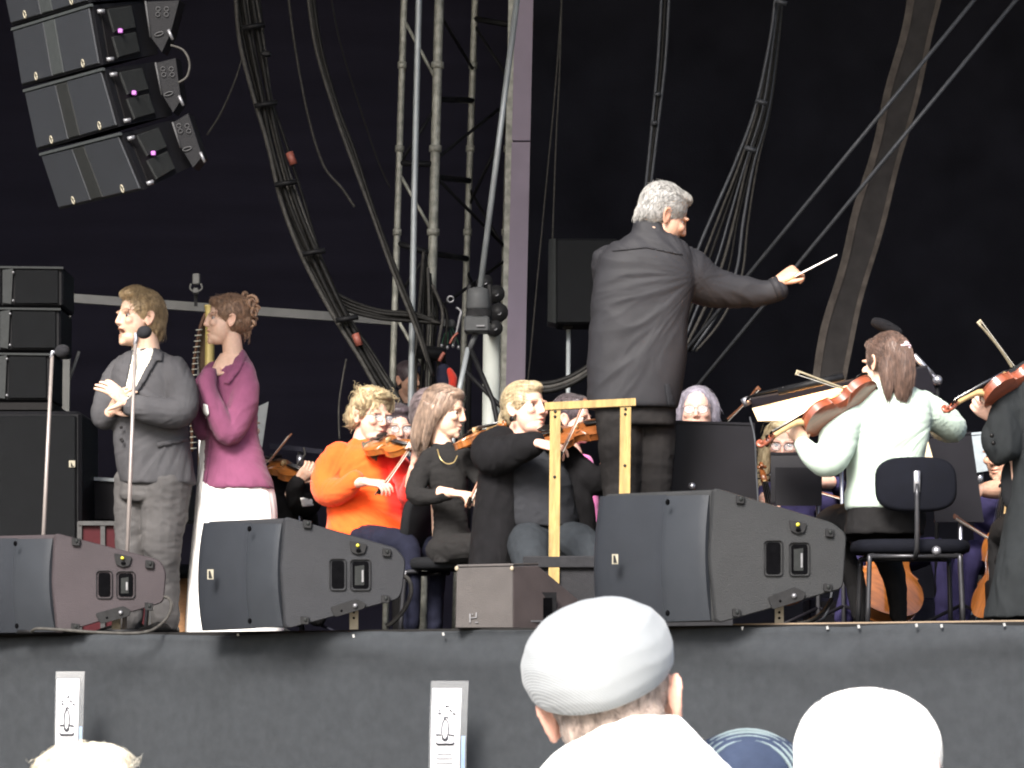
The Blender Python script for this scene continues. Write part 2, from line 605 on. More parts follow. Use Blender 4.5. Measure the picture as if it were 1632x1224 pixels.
# hair: a sculpted mass of overlapping shapes in head coordinates, combed into locks, with single strands on top
def hair(parent, M, shapes, m, flow, n=500, L=.10, r=.0011, name='hair', vox=.0055, amp=.004, seed=1, clump=70, lift=.0015, wav=.0, spread=.25, keep=None, curl=.5, steps=9):
    rnd = random.Random(seed)
    n = int(n * 1.9); r *= .8; amp *= curl
    g = remesh(join(*shapes), vox, 6)
    V, Fc, N = g
    out = []
    for v, nn in zip(V, N):
        d = flow(v)
        d = d - nn * d.dot(nn)
        d = d.normalized() if d.length > 1e-6 else Vector((0, 0, -1))
        s = nn.cross(d)
        # ridges running along the flow
        q = Vector((v.dot(s) * clump, v.dot(d) * clump * .14, seed * 3.1))
        q.x += noise.noise(v * 22 + Vector((seed, 0, 0))) * 1.2
        a = noise.noise(q) + .5 * noise.noise(q * 2.3)
        out.append(v + nn * amp * a)
    tree = BVHTree.FromPolygons([tuple(v) for v in out], Fc)
    geo = [(out, Fc)]
    if keep:
        idx = [i for i, v in enumerate(out) if keep(v)]
    else:
        idx = range(len(out))
    idx = list(idx)
    SV, SF = [], []
    for k in range(n):
        i = rnd.choice(idx)
        p = out[i] + N[i] * lift
        path = [p]
        ph = rnd.random() * 6.28
        rr = Vector((rnd.gauss(0, 1), rnd.gauss(0, 1), rnd.gauss(0, 1))) * spread
        LL = L * rnd.uniform(.5, 1.15)
        st = LL / steps
        fly = rnd.uniform(0, 1) ** 3
        for j in range(steps):
            h = tree.find_nearest(p)
            nn = h[1] if h[0] is None else h[1]
            d = flow(p) + rr
            d = d - nn * d.dot(nn) * (1 - fly * .8)
            if wav:
                s = nn.cross(d)
                d = d + s * wav * math.sin(ph + j * 1.3) + nn * wav * .6 * math.cos(ph + j * 1.3)
            d = d.normalized()
            p = p + d * st
            h = tree.find_nearest(p)
            if h[0] is not None:
                dist = (p - h[0]).dot(h[1])
                tgt = lift * (1 + 2.0 * fly * j / steps)
                p = p + h[1] * (tgt - dist) * (.7 if dist < tgt else .35)
            path.append(p)
        o = len(SV)
        m3 = len(path)
        for j, q in enumerate(path):
            t = (path[min(j + 1, m3 - 1)] - path[max(j - 1, 0)]).normalized()
            u = t.orthogonal().normalized(); b = t.cross(u)
            rad = r * (1 - .75 * (j / (m3 - 1)) ** 2)
            for a in range(3):
                SV.append(q + (u * math.cos(a * 2.094) + b * math.sin(a * 2.094)) * rad)
        for j in range(m3 - 1):
            for a in range(3):
                b = (a + 1) % 3
                SF.append((o + j * 3 + a, o + j * 3 + b, o + j * 3 + 3 + b, o + j * 3 + 3 + a))
    geo.append((SV, SF))
    G = join(*geo)
    return obj(name, xf(G, M), m, parent)

def hairmat(name, c1, c2, rough=.5):
    m = mat(name, c1, rough, nscale=26, col2=c2, stretch=(3, 3, 1.0), spec=.4, sheen=.1)
    return m

EYE_W = mat('eye_white', (.26, .22, .20), .3, var=.02)
EYE_D = mat('eye_iris', (.05, .04, .035), .1, var=.1)
GLASS = mat('spectacle_lens', (.95, .95, .97), .03, var=.0, alpha=.18)

def eyes(parent, M, look=(0, 0)):
    for s in (-1, 1):
        g, mi = eye_geo(M, s, look)
        o = obj('eye', g, [EYE_W, EYE_D], parent)
        o.data.polygons.foreach_set('material_index', mi)

def spectacles(parent, M, m, rx=.024, rz=.019, th=.0011):
    g = []
    for s in (-1, 1):
        c = Vector((s * .031, -.103, -.001))
        loop = [c + Vector((rx * math.cos(t * PI / 9), .004 * abs(math.cos(t * PI / 9)), rz * math.sin(t * PI / 9))) for t in range(19)]
        g.append(tube(loop, th, n=6))
        g.append(tube([c + Vector((s * rx, .004, .006)), (s * .068, -.085, .008), (s * .083, .01, .006)], th, n=6))
        lens = obj('lens', xf(prism([c + Vector((rx * .97 * math.cos(t * PI / 9), .002, rz * .97 * math.sin(t * PI / 9))) for t in range(18)], (0, .001, 0)), M), GLASS)
        lens.parent = None
        g2 = lens
        if s == -1: l1 = lens
        else: l2 = lens
    g.append(tube([(-.008, -.104, .004), (0, -.109, .007), (.008, -.104, .004)], th, n=6))
    fr = obj('spectacles', xf(join(*g), M), m, parent)
    for l in (l1, l2):
        l.parent = fr
        l.matrix_parent_inverse = world_of(fr).inverted()

def scalp(back=.0, thick=.010, low=0.0):
    """short-hair volume behind the hairline"""
    return [ell((0, .020 + back, .040), (.079 + thick * .4, .092 + thick * .5, .086 + thick * .5), nu=24, nv=16),
            ell((0, .048 + back, -.002 - low), (.070 + thick * .3, .060 + thick * .3, .060), nu=20, nv=12)]

def back_flow(v):
    """combed from the forehead over the crown and down the back"""
    return Vector((v.x * 1.5, 1.0 - max(0, v.y) * 8, -.25 - max(0, v.y) * 8 + (.9 if v.y < -.03 else 0)))

def down_flow(v):
    return Vector((v.x * 2.0, v.y * 2.0, -1.0 + (.8 if v.z > .09 else 0)))

# ------------------------------------------------------------------ violins, bows
def half_outline():
    return spl([(0, .0), (.002, .030), (.012, .062), (.038, .092), (.078, .104), (.115, .098), (.139, .083), (.146, .086)], 3) + \
        spl([(.149, .080), (.158, .066), (.180, .056), (.205, .0555), (.224, .063), (.231, .073)], 3) + \
        spl([(.235, .078), (.245, .077), (.280, .084), (.312, .077), (.338, .054), (.351, .025), (.356, .0)], 3)

VARN = mat('violin_varnish', (.17, .055, .016), .3, var=.3, nscale=14, stretch=(1, 9, 1), coat=.5)
VARN_R = mat('violin_varnish_red', (.19, .050, .024), .3, var=.3, nscale=14, stretch=(1, 9, 1), coat=.5)
VARN_O = mat('violin_varnish_amber', (.25, .082, .017), .28, var=.3, nscale=14, stretch=(1, 9, 1), coat=.5)
MAPLE = mat('maple_neck', (.36, .24, .11), .4, var=.15, nscale=40)
EBONY = mat('ebony', (.014, .013, .013), .3, var=.2)
STRING = mat('string_metal', (.6, .6, .6), .3, metal=1.0)
BOWWOOD = mat('bow_wood', (.20, .085, .045), .35, var=.2, nscale=60)
BOWHAIR = mat('bow_hair', (.78, .75, .68), .5, var=.05)

def violin(tail, scroll, up, label, group='violins and violas in players\' hands', varn=VARN, name='violin', cat='violin', deep=1.0, fine=True):
    tail, scroll = Vector(tail), Vector(scroll)
    x = scroll - tail
    s = x.length / .59
    x.normalize()
    z = Vector(up); z = (z - x * z.dot(x)).normalized()
    y = z.cross(x)
    M = Matrix.Translation(tail) @ Matrix((x, y, z)).transposed().to_4x4() @ Matrix.Scale(s, 4)
    t = thing(name, label, cat, tail, group)
    ho = half_outline()
    full = [(a, b) for a, b in ho] + [(a, -b) for a, b in reversed(ho[1:-1])]
    def ring(k, zz, grow=0.0):
        r = []
        for a, b in full:
            ca = .178
            ka = k
            r.append(((a - ca) * ka + ca + (grow if a > ca else -grow) * (abs(a - ca) / .178), b * ka + math.copysign(grow, b) * (1 if abs(b) > 1e-6 else 0), zz))
        return r
    h = .031 * deep
    rs = [ring(.02, -h / 2 - .017)] + [ring(k, -h / 2 - .003 - .014 * (1 - k ** 2) ** .8) for k in (.3, .55, .8, .93)] + [ring(1, -h / 2 - .003, .003), ring(1, -h / 2, .003)]
    b1 = rings(rs)
    b2 = rings([ring(1, -h / 2, -.0005), ring(1, h / 2, -.0005)])
    rs = [ring(1, h / 2, .003), ring(1, h / 2 + .003, .003)] + [ring(k, h / 2 + .003 + .014 * (1 - k ** 2) ** .8) for k in (.93, .8, .55, .3)] + [ring(.02, h / 2 + .017)]
    b3 = rings(rs)
    def prt(nm, g, m, par=t):
        return obj(nm, xf(g, M), m, par)
    hard(prt('back_plate', b1, varn), 50)
    hard(prt('ribs', b2, varn), 50)
    top = hard(prt('top_plate', b3, varn), 50)
    zt = h / 2 + .017
    if fine:
        for sg in (-1, 1):
            f = [(.165, sg * .040), (.160, sg * .047), (.168, sg * .049), (.185, sg * .040), (.205, sg * .032), (.216, sg * .024), (.222, sg * .028)]
            prt('sound_hole', tube([(a, b, h / 2 + .003 + .014 * (1 - min(1, abs(b) / .056) ** 2) ** .8 + .0005) for a, b in f], [.003, .003, .0018, .0022, .0018, .003, .003], n=6, m=3, flat=.5, up=(0, 0, 1)), EBONY, top)
    prt('tailpiece', prism([(.008, -.010, zt + .006), (.008, .010, zt + .006), (.11, .022, zt + .012), (.118, .014, zt + .012), (.118, -.014, zt + .012), (.11, -.022, zt + .012)], (0, 0, .006), .001), EBONY)
    prt('bridge', prism([(.190, -.020, zt - .002), (.190, .020, zt - .002), (.190, .021, zt + .018), (.190, .012, zt + .029), (.190, -.012, zt + .031), (.190, -.021, zt + .018)], (.004, 0, 0)), MAPLE)
    fb = [[(a, -wd * .5, zz), (a, -wd * .25, zz + .004), (a, wd * .25, zz + .004), (a, wd * .5, zz), (a, wd * .4, zz - .006), (a, -wd * .4, zz - .006)]
          for a, wd, zz in ((.238, .042, zt + .016), (.36, .033, zt + .007), (.492, .024, zt - .001))]
    prt('fingerboard', rings(fb), EBONY)
    prt('neck', tube([(.33, 0, h / 2 - .012), (.365, 0, zt - .010), (.40, 0, zt - .006), (.47, 0, zt - .011), (.50, 0, zt - .014)], [.016, .0145, .012, .011, .012], n=12, m=3, up=(0, 0, 1)), MAPLE)
    pb = rings([[(a, -wd, zz + hh), (a, wd, zz + hh), (a, wd * .9, zz - hh), (a, -wd * .9, zz - hh)] for a, wd, zz, hh in ((.494, .012, zt - .012, .009), (.53, .0105, zt - .022, .012), (.556, .008, zt - .028, .009))])
    sp = []
    for k in range(15):
        a = k * .55
        rr = .0165 - .0009 * k
        sp.append((.566 + rr * math.cos(a - 2.0), 0, zt - .022 - rr * math.sin(a - 2.0)))
    scr = join(pb, tube(sp, [.008 - .0002 * k for k in range(15)], n=8, m=2, up=(0, 1, 0)), tube([(.566, -.020, zt - .022), (.566, .020, zt - .022)], .006, n=10))
    prt('scroll', scr, varn)
    for k, a in enumerate((.503, .516, .529, .542)):
        sg = 1 if k % 2 else -1
        zz = zt - .014 - k * .003
        prt('peg', join(tube([(a, -sg * .014, zz), (a, sg * .024, zz)], .0033, n=8), ell((a, sg * .033, zz), (.0085, .011, .0035), nu=10, nv=6)), EBONY)
    prt('strings', join(*[tube([(.115, q * .009, zt + .018), (.192, q * .012, zt + .030 - abs(q) * .001), (.494, q * .006, zt + .005)], .0008, n=4) for q in (-1.5, -.5, .5, 1.5)]), STRING)
    if fine and cat != 'cello':
        prt('chin_rest', join(ell((.045, .055, zt + .010), (.042, .034, .007)), box((.004, .03, 0), (.006, .02, .05))), EBONY)
    return t

BOWPALE = mat('pale_bow_wood', (.34, .29, .20), .45, var=.12)
def bow(frog, tip, hairdir, label, group='bows held by the string players', wood=None):
    """frog end, tip end, direction from the stick to the hair"""
    a, b = Vector(frog), Vector(tip)
    x = (b - a).normalized()
    L = (b - a).length
    z = Vector(hairdir); z = (z - x * z.dot(x)).normalized()
    t = thing('violin_bow', label, 'bow', a, group)
    c = [a + x * L * k - z * (-.004 - .010 * math.sin(k * PI)) * 1.0 for k in (0, .25, .5, .75, 1)]
    obj('stick', tube(c, [.0062, .006, .0056, .0052, .0048], n=8, m=3), wood or BOWWOOD, t)
    s = x.cross(z)
    f0, f1 = a + x * .045 + z * .020, b - x * .004 + z * .020
    hobj('bow_hair', rings([[p + s * .006 + z * .001, p - s * .006 + z * .001, p - s * .006 - z * .001, p + s * .006 - z * .001] for p in (f0, f1)]), BOWHAIR, t)
    hobj('frog', prism([a + x * .01 - s * .006, a + x * .06 - s * .006, a + x * .055 + z * .024 - s * .006, a + x * .015 + z * .024 - s * .006], s * .012, .001), EBONY, t)
    hobj('bow_tip', prism([b - x * .02 - s * .004, b + x * .006 - s * .004, b + x * .004 + z * .023 - s * .004, b - x * .006 + z * .023 - s * .004], s * .008), wood or BOWWOOD, t)
    return t

# ------------------------------------------------------------------ setting
M_GROUND = mat('gravel_ground', (.16, .15, .13), .95, var=.35, nscale=3, bump=.4, bscale=60)
M_STAGE = mat('stage_floor', (.025, .024, .024), .7, var=.2, nscale=6)
M_DRAPE = mat('black_drape', (.0092, .0095, .0135), .95, var=.25, nscale=2.5, bump=.2, bscale=80, spec=.05, keep=True)
M_DRAPE2 = mat('navy_drape', (.0140, .0132, .0215), .95, var=.16, nscale=1.6, bump=.2, bscale=80, spec=.05, stretch=(.35, 1, 4), keep=True)
M_ROOF = mat('shade_roof_sheet', (.05, .05, .055), .8, var=.1)
M_SKIRT = cloth('molton_skirt', (.0295, .0325, .0365), var=.10, bump=.5, sheen=.1, rough=.95, keep=True)
M_PLY = mat('raw_plywood', (.17, .125, .085), .7, var=.2, nscale=30, stretch=(1, 1, 8))
M_TRUSS = mat('weathered_aluminium', (.23, .23, .20), .55, metal=.25, var=.35, nscale=22, bump=.3, bscale=90)
M_POLE = mat('galvanised_pole', (.25, .27, .28), .45, metal=.3, var=.12, nscale=10)
M_BEAM = mat('dull_steel_beam', (.085, .085, .082), .6, var=.15, nscale=10, keep=True)
M_DKSTEEL = mat('black_steel', (.018, .018, .020), .5, var=.3)
M_LILAC = mat('lilac_grey_beam', (.185, .15, .20), .6, var=.06, nscale=5)
M_CABLE = mat('black_cable', (.022, .021, .020), .55, var=.4, nscale=40)
M_CABLE2 = mat('grey_cable', (.10, .095, .088), .6, var=.3, nscale=40)
M_CABLE3 = mat('steel_rope', (.13, .138, .155), .5, metal=.3, var=.15, nscale=40)
M_TAPE = mat('orange_tape', (.17, .045, .03), .6, var=.1)
M_STRAP = mat('webbing_strap', (.054, .050, .050), .8, var=.2, nscale=9, bump=.2)
M_STRAPE = mat('webbing_edge', (.13, .112, .10), .8, var=.3, nscale=14, bump=.3)

g_ = 400
ground = struct('ground', ([(-g_, -60, 0), (g_, -60, 0), (g_, g_, 0), (-g_, g_, 0)], [(0, 1, 2, 3)]), M_GROUND)

# stage platform: its front edge runs obliquely through the picture
E0 = Vector((-2.705, 18.2, 0)); E1 = Vector((2.2, 14.8, 0))
ED = (E1 - E0).normalized()
EN = Vector((-ED.y, ED.x, 0))                      # towards the back of the stage
A0, A1 = E0 - ED * 5, E1 + ED * 4
zt = STAGE_Z
fl = [A0, A1, A1 + EN * 16 + ED * 6, A0 + EN * 16 + ED * 6]
hobj('stage_floor', prism([(p.x, p.y, zt - .06) for p in fl], (0, 0, .06)), M_STAGE)['kind'] = 'structure'

# black molton skirt hung over the front edge
def skirt():
    rs = []
    L = (A1 - A0).length
    n = 260
    hs = [0, .25, .5, .8, 1.1, 1.35, 1.5, 1.6, 1.68, 1.74, 1.79, 1.825, 1.85]
    V, Fc = [], []
    for i in range(n + 1):
        s = i / n * L
        base = A0 + ED * s
        for j, h in enumerate(hs):
            f = 1 - h / 1.85
            wv = .045 * noise.noise(Vector((s * .9, h * .35, 2))) + .016 * noise.noise(Vector((s * 4.5, h * .25, 7))) + .014 * noise.noise(Vector((s * 2.6 + h * .6, h * .5, 5))) * (.4 + f)
            # swags under the places where the cloth is stapled
            k = abs(((s * .55) % 1) - .5) * 2
            wv += .032 * math.exp(-((h - (1.70 + .10 * k)) / .05) ** 2)
            dz = .020 * noise.noise(Vector((s * 1.3, 0, 9))) + .005 * noise.noise(Vector((s * 5, 0, 3)))
            p = base - EN * (.035 + wv)
            V.append((p.x, p.y, h * (STAGE_Z - .018 + dz * 1.2) / 1.85))
        dz = .020 * noise.noise(Vector((s * 1.3, 0, 9))) + .005 * noise.noise(Vector((s * 5, 0, 3)))
        for back, up in ((-.012, .006), (.05, .010)):
            p = base + EN * back
            V.append((p.x, p.y, STAGE_Z - .018 + dz * 1.2 * (1 if back < 0 else .5) + up))
    m = len(hs) + 2
    for i in range(n):
        for j in range(m - 1):
            a = i * m + j
            Fc.append((a, a + m, a + m + 1, a + 1))
    return V, Fc
sk = obj('stage_skirt', skirt(), M_SKIRT)
tag(sk, 'dark grey cloth skirt hanging over the front edge of the stage', 'curtain')

M_STAPLE = mat('staple_metal', (.30, .30, .30), .4, metal=.5)
for px, py in ((1183, 1001), (1318, 1000), (1368, 998), (1500, 997), (1600, 995), (1460, 996), (563, 1013), (706, 1010), (379, 1012)):
    y_ = edgeY(px) - .06
    hobj('staple', bar(P(px, py - 2, y_), P(px + 1, py + 3, y_), .010, .010), M_STAPLE, sk)
# plywood deck edge showing above the skirt on the right
a = P(1172, 994, edgeY(1172)); b = P(1640, 992, edgeY(1640))
hobj('deck_edge', bar((a.x, a.y + .03, STAGE_Z - .002), (b.x, b.y + .03, STAGE_Z - .002), .03, .018), M_PLY)['kind'] = 'structure'

# black hangings at the back; unseen roof, side drapes added to block daylight
def drape(x0, x1, y, z0, z1, m, amp, seed):
    V, Fc = [], []
    n, k = int((x1 - x0) * 14), 14
    for i in range(n + 1):
        x = x0 + (x1 - x0) * i / n
        for j in range(k + 1):
            z = z0 + (z1 - z0) * j / k
            V.append((x, y + amp * noise.noise(Vector((x * 2.2 + seed, z * .25, 0))) + amp * .6 * noise.noise(Vector((x * .5, z * 1.6, seed))), z))
    for i in range(n):
        for j in range(k):
            a = i * (k + 1) + j
            Fc.append((a, a + k + 1, a + k + 2, a + 1))
    return V, Fc
tag(obj('back_drape', drape(.05, 9, 25.5, STAGE_Z, 9.6, M_DRAPE, .06, 3), M_DRAPE), 'black drape behind the conductor closing the right of the stage', 'curtain')
tag(obj('back_drape', drape(-9, .05, 25.9, STAGE_Z, 9.6, M_DRAPE2, .10, 8), M_DRAPE2), 'dark navy drape behind the singers and truss tower, left of the lilac beam', 'curtain')
for o_, l_ in ((-9.2, 'unseen black side drape shutting daylight out beyond the left edge'), (9.2, 'unseen black side drape shutting daylight out beyond the right edge')):
    tag(hobj('side_drape', box((o_, 21, 5.7), (.06, 10, 7.8)), M_DRAPE), l_, 'curtain')
tag(hobj('shade_roof', prism([(-9.6, 14.2, 9.7), (9.6, 14.2, 9.7), (9.6, 26.6, 9.3), (-9.6, 26.6, 9.3)], (0, 0, .25)), M_ROOF), 'unseen dark roof added above the orchestra to shade the drapes', 'roof')

# ------------------------------------------------------------------ truss tower, poles and beam
def chord(pts, r, m, parent, name, n=10):
    return obj(name, tube([P(*p) for p in pts], r, n=n, m=3), m, parent)
tw = thing('truss_tower', 'weathered aluminium truss tower with cross braces behind the violinists', 'truss', P(700, 1020, 22.5))
YT, YB = 22.0, 23.4
CH = {'a': (644, 629, YT), 'b': (700, 687, YT), 'c': (757, 741, YB), 'd': (817, 803, YB - .2)}
def ch(k, py):
    x0, x1, y = CH[k]
    return P(x0 + (x1 - x0) * py / 500.0, py, y)
for k, r in (('a', .021), ('b', .030), ('c', .022), ('d', .024)):
    obj('chord', tube([ch(k, -80), ch(k, 300), ch(k, 1010)], r, n=10, m=4), M_TRUSS, tw)
    for q in range(-30, 700, 133):
        obj('coupler', tube([ch(k, q - 4), ch(k, q + 6)], r * 1.35, n=10), M_TRUSS, tw)
for a, b, pa, pb in (('a', 'b', 30, 130), ('b', 'a', 170, 262), ('a', 'b', 275, 372), ('b', 'a', 392, 480), ('a', 'b', 500, 600), ('c', 'd', 40, 130), ('d', 'b', 160, 255), ('b', 'd', 280, 395), ('d', 'c', 190, 330),
                     ('c', 'd', 300, 400), ('b', 'c', 20, 110), ('d', 'b', 415, 500), ('c', 'd', 430, 560)):
    obj('diagonal_brace', tube([ch(a, pa), ch(b, pb)], .011, n=8), M_DKSTEEL if a != 'a' else M_TRUSS, tw)
for a, b, pa, pb in (('a', 'b', 388, 404), ('b', 'c', 404, 412), ('a', 'b', 497, 505), ('c', 'd', 30, 40), ('a', 'b', 260, 262), ('b', 'c', 158, 160), ('b', 'c', 282, 288)):
    obj('cross_bar', tube([ch(a, pa), ch(b, pb)], .020, n=8), M_DKSTEEL, tw)
ps = tag(obj('steel_pole', tube([P(669, -60, 21.6), P(660, 330, 21.6), P(649, 1010, 21.6)], .020, n=12, m=4), M_POLE), 'slim smooth grey pole standing in front of the truss between its two left chords', 'pole')
ps = tag(obj('steel_pole', tube([P(829, -40, 21.3), P(765, 462, 21.3)], .019, n=12), M_POLE), 'smooth grey pole leaning down from the lilac beam to the moving head lamp', 'pole')
bm = thing('lilac_beam', 'pale lilac grey vertical box beam right of the truss', 'beam', P(830, 1000, 22.8))
for y0, y1 in ((-60, 224), (226, 640), (642, 1010)):
    q = [(836 - 15 - .024 * y0, y0), (836 + 14 - .022 * y0, y0), (836 + 14 - .022 * y1, y1), (836 - 15 - .024 * y1, y1)]
    hobj('panel', prism([P(*k, 22.8) for k in q], (0, .14, 0), .003), M_LILAC, bm)
hobj('edge_rail', bar(P(817, -60, 22.85), P(797, 1010, 22.85), .045, .09), M_TRUSS, bm)

# ------------------------------------------------------------------ goal-post frame on the left
fr = thing('support_frame', 'grey steel frame with a long level beam and braced post behind the singers', 'frame', P(105, 1000, 21.8))
hobj('beam', bar(P(92, 474, 21.8), P(632, 512, 22.2), .055, .055), M_BEAM, fr)
hobj('post', bar(P(108, 478, 21.8), P(100, 1012, 21.8), .045), M_BEAM, fr)
for a, b in (((94, 480), (104, 560)), ((126, 560), (106, 620)), ((84, 590), (103, 655)), ((100, 590), (84, 560))):
    obj('brace', tube([P(*a, 21.9), P(*b, 21.9)], .010, n=8), M_BEAM, fr)
cl = thing('beam_clamp', 'small grey rigging clamp hanging just above the level beam', 'clamp', P(312, 470, 21.7))
hobj('jaw', box(P(313, 445, 21.7), (.046, .05, .07), bev=.006), M_BEAM, cl)
obj('bolt_ring', tube([P(305 + 0, 452, 21.66), P(303, 460, 21.66), P(312, 466, 21.66), P(322, 460, 21.66), P(320, 452, 21.66)], .006, n=6, m=3), M_BEAM, cl)
hobj('hook', box(P(312, 464, 21.7), (.036, .04, .04), bev=.006), M_BEAM, cl)
hobj('hanger', box(P(312, 478, 21.75), (.02, .02, .08)), M_DKSTEEL, cl)

# ------------------------------------------------------------------ cables and ropes
def cable(pts, Y, r, m, name, parent=None, j=0.0, seed=0, n=6):
    rnd = random.Random(seed)
    return obj(name, tube([P(p[0] + rnd.uniform(-j, j), p[1], Y + rnd.uniform(-j, j) * .01) for p in pts], r, n=n, m=6), m, parent)
loom = thing('cable_loom', 'thick bundle of black cables sweeping down behind the woman in the magenta jacket', 'cable bundle', P(390, -40, 21.2))
path = [(385, -50), (400, 60), (418, 150), (437, 232), (462, 320), (497, 410), (541, 500), (585, 575), (628, 650), (660, 720)]
for k in range(9):
    off = -14 + 4.0 * k
    cable([(x + off * (1 + .25 * math.sin(y * .02 + k)) * (1.1 - .0004 * y), y) for x, y in path], 21.2 + .03 * (k % 3), .010 if k % 3 else .014, M_CABLE2 if k in (0, 4, 7) else M_CABLE, 'cable', loom, 1.5, k)
for x, y in ((404, 42), (424, 166), (456, 292), (500, 402), (553, 508)):
    obj('cable_tie', tube([P(x - 18, y + 3, 21.14), P(x + 18, y - 3, 21.14)], .017, n=8), M_DKSTEEL, loom)
for x, y in ((462, 252), (567, 541)):
    obj('tape', tube([P(x - 1, y - 9, 21.16), P(x + 6, y + 10, 21.16)], .024, n=10), M_TAPE, loom)
hobj('loom_clip', box(P(424, 86, 21.12), (.06, .04, .035), bev=.008), M_DKSTEEL, loom)
lp = lambda pts, Y, r, m, label, grp=None, nm='hanging_cable': tag(cable(pts, Y, r, m, nm), label, 'cable', grp)
lp([(456, -40), (468, 60), (490, 180), (515, 262), (545, 300), (565, 330)], 21.6, .008, M_CABLE2, 'thin grey cable curving down just right of the thick loom')
c2 = thing('hanging_cable', 'pair of black cables running diagonally from the top to the foot of the truss', 'cable', P(490, -30, 21.3))
for k in range(3):
    cable([(487 + 4 * k, -40), (503 + 4 * k, 70), (530 + 4 * k, 170), (556 + 4 * k, 240), (590 + 3 * k, 335), (624 + 3 * k, 425), (662 + 3 * k, 520), (690, 600)], 21.3, .011, (M_CABLE2, M_CABLE, M_CABLE)[k], 'cable', c2, 1, 40 + k)
lp([(522, -40), (540, 60), (570, 160), (600, 250), (622, 300)], 21.9, .005, M_CABLE, 'faint hair-thin cable right of the diagonal pair of cables')
sw = thing('cable_swag', 'slack black cables slung from the loom to the truss above the beam', 'cable', P(500, 440, 21.4))
for k in range(4):
    cable([(470 + 6 * k, 360), (500 + 4 * k, 430), (540, 470 + 5 * k), (600, 494 + 4 * k), (660, 500 + 4 * k), (700, 515)], 21.35, .012, M_CABLE, 'cable', sw, 2, 60 + k)
lp([(390, 80), (374, 130), (352, 180), (330, 215)], 21.9, .006, M_CABLE2, 'short thin cable running from the loom down to the speaker array')
lp([(552, 572), (545, 610), (540, 650), (541, 700)], 21.5, .006, M_CABLE2, 'thin slack grey wire above the curly haired violinist')
tc = thing('tower_cables', 'bundle of dark cables hanging down inside the truss tower', 'cable bundle', P(690, 440, 21.8))
for k in range(8):
    x = 664 + 6.2 * k
    cable([(676 + 2 * k, 400 + 9 * k), (x + 3, 500), (x + 3 * math.sin(k), 560), (x - 3, 700), (x - 6, 900)], 21.75 + .04 * (k % 3), .011, M_CABLE2 if k % 3 == 0 else M_CABLE, 'cable', tc, 2, 80 + k)
obj('cable_tie', tube([P(664, 560, 21.66), P(710, 566, 21.66)], .045, n=8), M_DKSTEEL, tc)
lp([(898, -40), (886, 130), (871, 290), (856, 450), (846, 560), (838, 640)], 22.6, .0055, M_CABLE2, 'thin rope right beside the lilac beam')
lp([(896, -40), (892, 110), (886, 230), (880, 400)], 22.4, .0055, M_CABLE2, 'thin rope ending behind the black speaker on its stand')
vr = thing('hanging_cable', 'close pair of grey cables hanging down to the conductor\'s head', 'cable', P(1055, -30, 21.8))
for k, m_ in enumerate((M_CABLE3, M_CABLE, M_CABLE3)):
    cable([(1056 + 6 * k, -40), (1049 + 6 * k, 90), (1040 + 5 * k, 190), (1030 + 4 * k, 290), (1020 + 4 * k, 380)], 21.8, .0105, m_, 'cable', vr, 0, 100 + k)
for x, y in ((1046, 150), (1041, 196)):
    obj('cable_tie', tube([P(x - 3, y, 21.76), P(x + 7, y, 21.76)], .014, n=8), M_CABLE3, vr)
fan = thing('hanging_cable', 'sheaf of grey cables spreading downwards behind the conductor\'s arm', 'cable', P(1245, -30, 21.5))
for k in range(8):
    cable([(1238 + 1.8 * k, -40), (1228 + 2.0 * k, 50), (1204 + 3.6 * k, 170), (1172 + 5.0 * k, 262), (1142 + 7 * k, 330 + 4 * k), (1112 + 10 * k, 400 + 6 * k), (1086 + 9 * k, 470 + 6 * k), (1066 + 6 * k, 560)], 21.5 + .02 * k, .0085 if k % 2 else .011, (M_CABLE3, M_CABLE2, M_CABLE)[k % 3], 'cable', fan, 1.5, 120 + k)
for x, y in ((1214, 162), (1196, 237), (1245, 3)):
    obj('cable_tie', tube([P(x - 9, y - 2, 21.44), P(x + 9, y + 3, 21.44)], .016, n=8), M_CABLE3, fan)
for (a, b, l_) in (((1565, -15), (1076, 580), 'upper of the two straight grey guy ropes crossing the black drape'), ((1640, -25), (1096, 634), 'lower of the two straight grey guy ropes crossing the black drape')):
    tag(obj('guy_rope', tube([P(*a, 20.6), P(*b, 21.6)], .0125, n=10), M_CABLE3), l_, 'rope')
st = thing('webbing_strap', 'broad brown grey strap running down at a slant behind the violinist in white', 'strap', P(1470, -30, 21.9))
sp = [(1480, -40), (1468, 20), (1437, 150), (1408, 260), (1378, 370), (1345, 490), (1322, 590), (1316, 640)]
lft = [(x - 24 + 2.2 * math.sin(y * .033), y) for x, y in spl(sp, 5)]
rgt = [(x + 24 - 1.5 * math.sin(y * .03), y) for x, y in spl(sp, 5)]
def strip(la, lb, y0, y1):
    V = [P(*p, y0) for p in la] + [P(*p, y0) for p in lb] + [P(*p, y1) for p in la] + [P(*p, y1) for p in lb]
    n = len(la)
    Fc = []
    for i in range(n - 1):
        Fc += [(i, i + 1, n + i + 1, n + i), (2 * n + i, 3 * n + i, 3 * n + i + 1, 2 * n + i + 1), (i, 2 * n + i, 2 * n + i + 1, i + 1), (n + i, n + i + 1, 3 * n + i + 1, 3 * n + i)]
    return V, Fc
hobj('strap_face', strip(lft, rgt, 21.9, 21.93), M_STRAP, st)
hobj('strap_hem', strip([(x - 3, y) for x, y in lft], [(x + 9, y) for x, y in lft], 21.89, 21.935), M_STRAPE, st)
hobj('strap_hem', strip([(x - 4, y) for x, y in rgt], [(x + 4, y) for x, y in rgt], 21.89, 21.935), M_STRAPE, st)

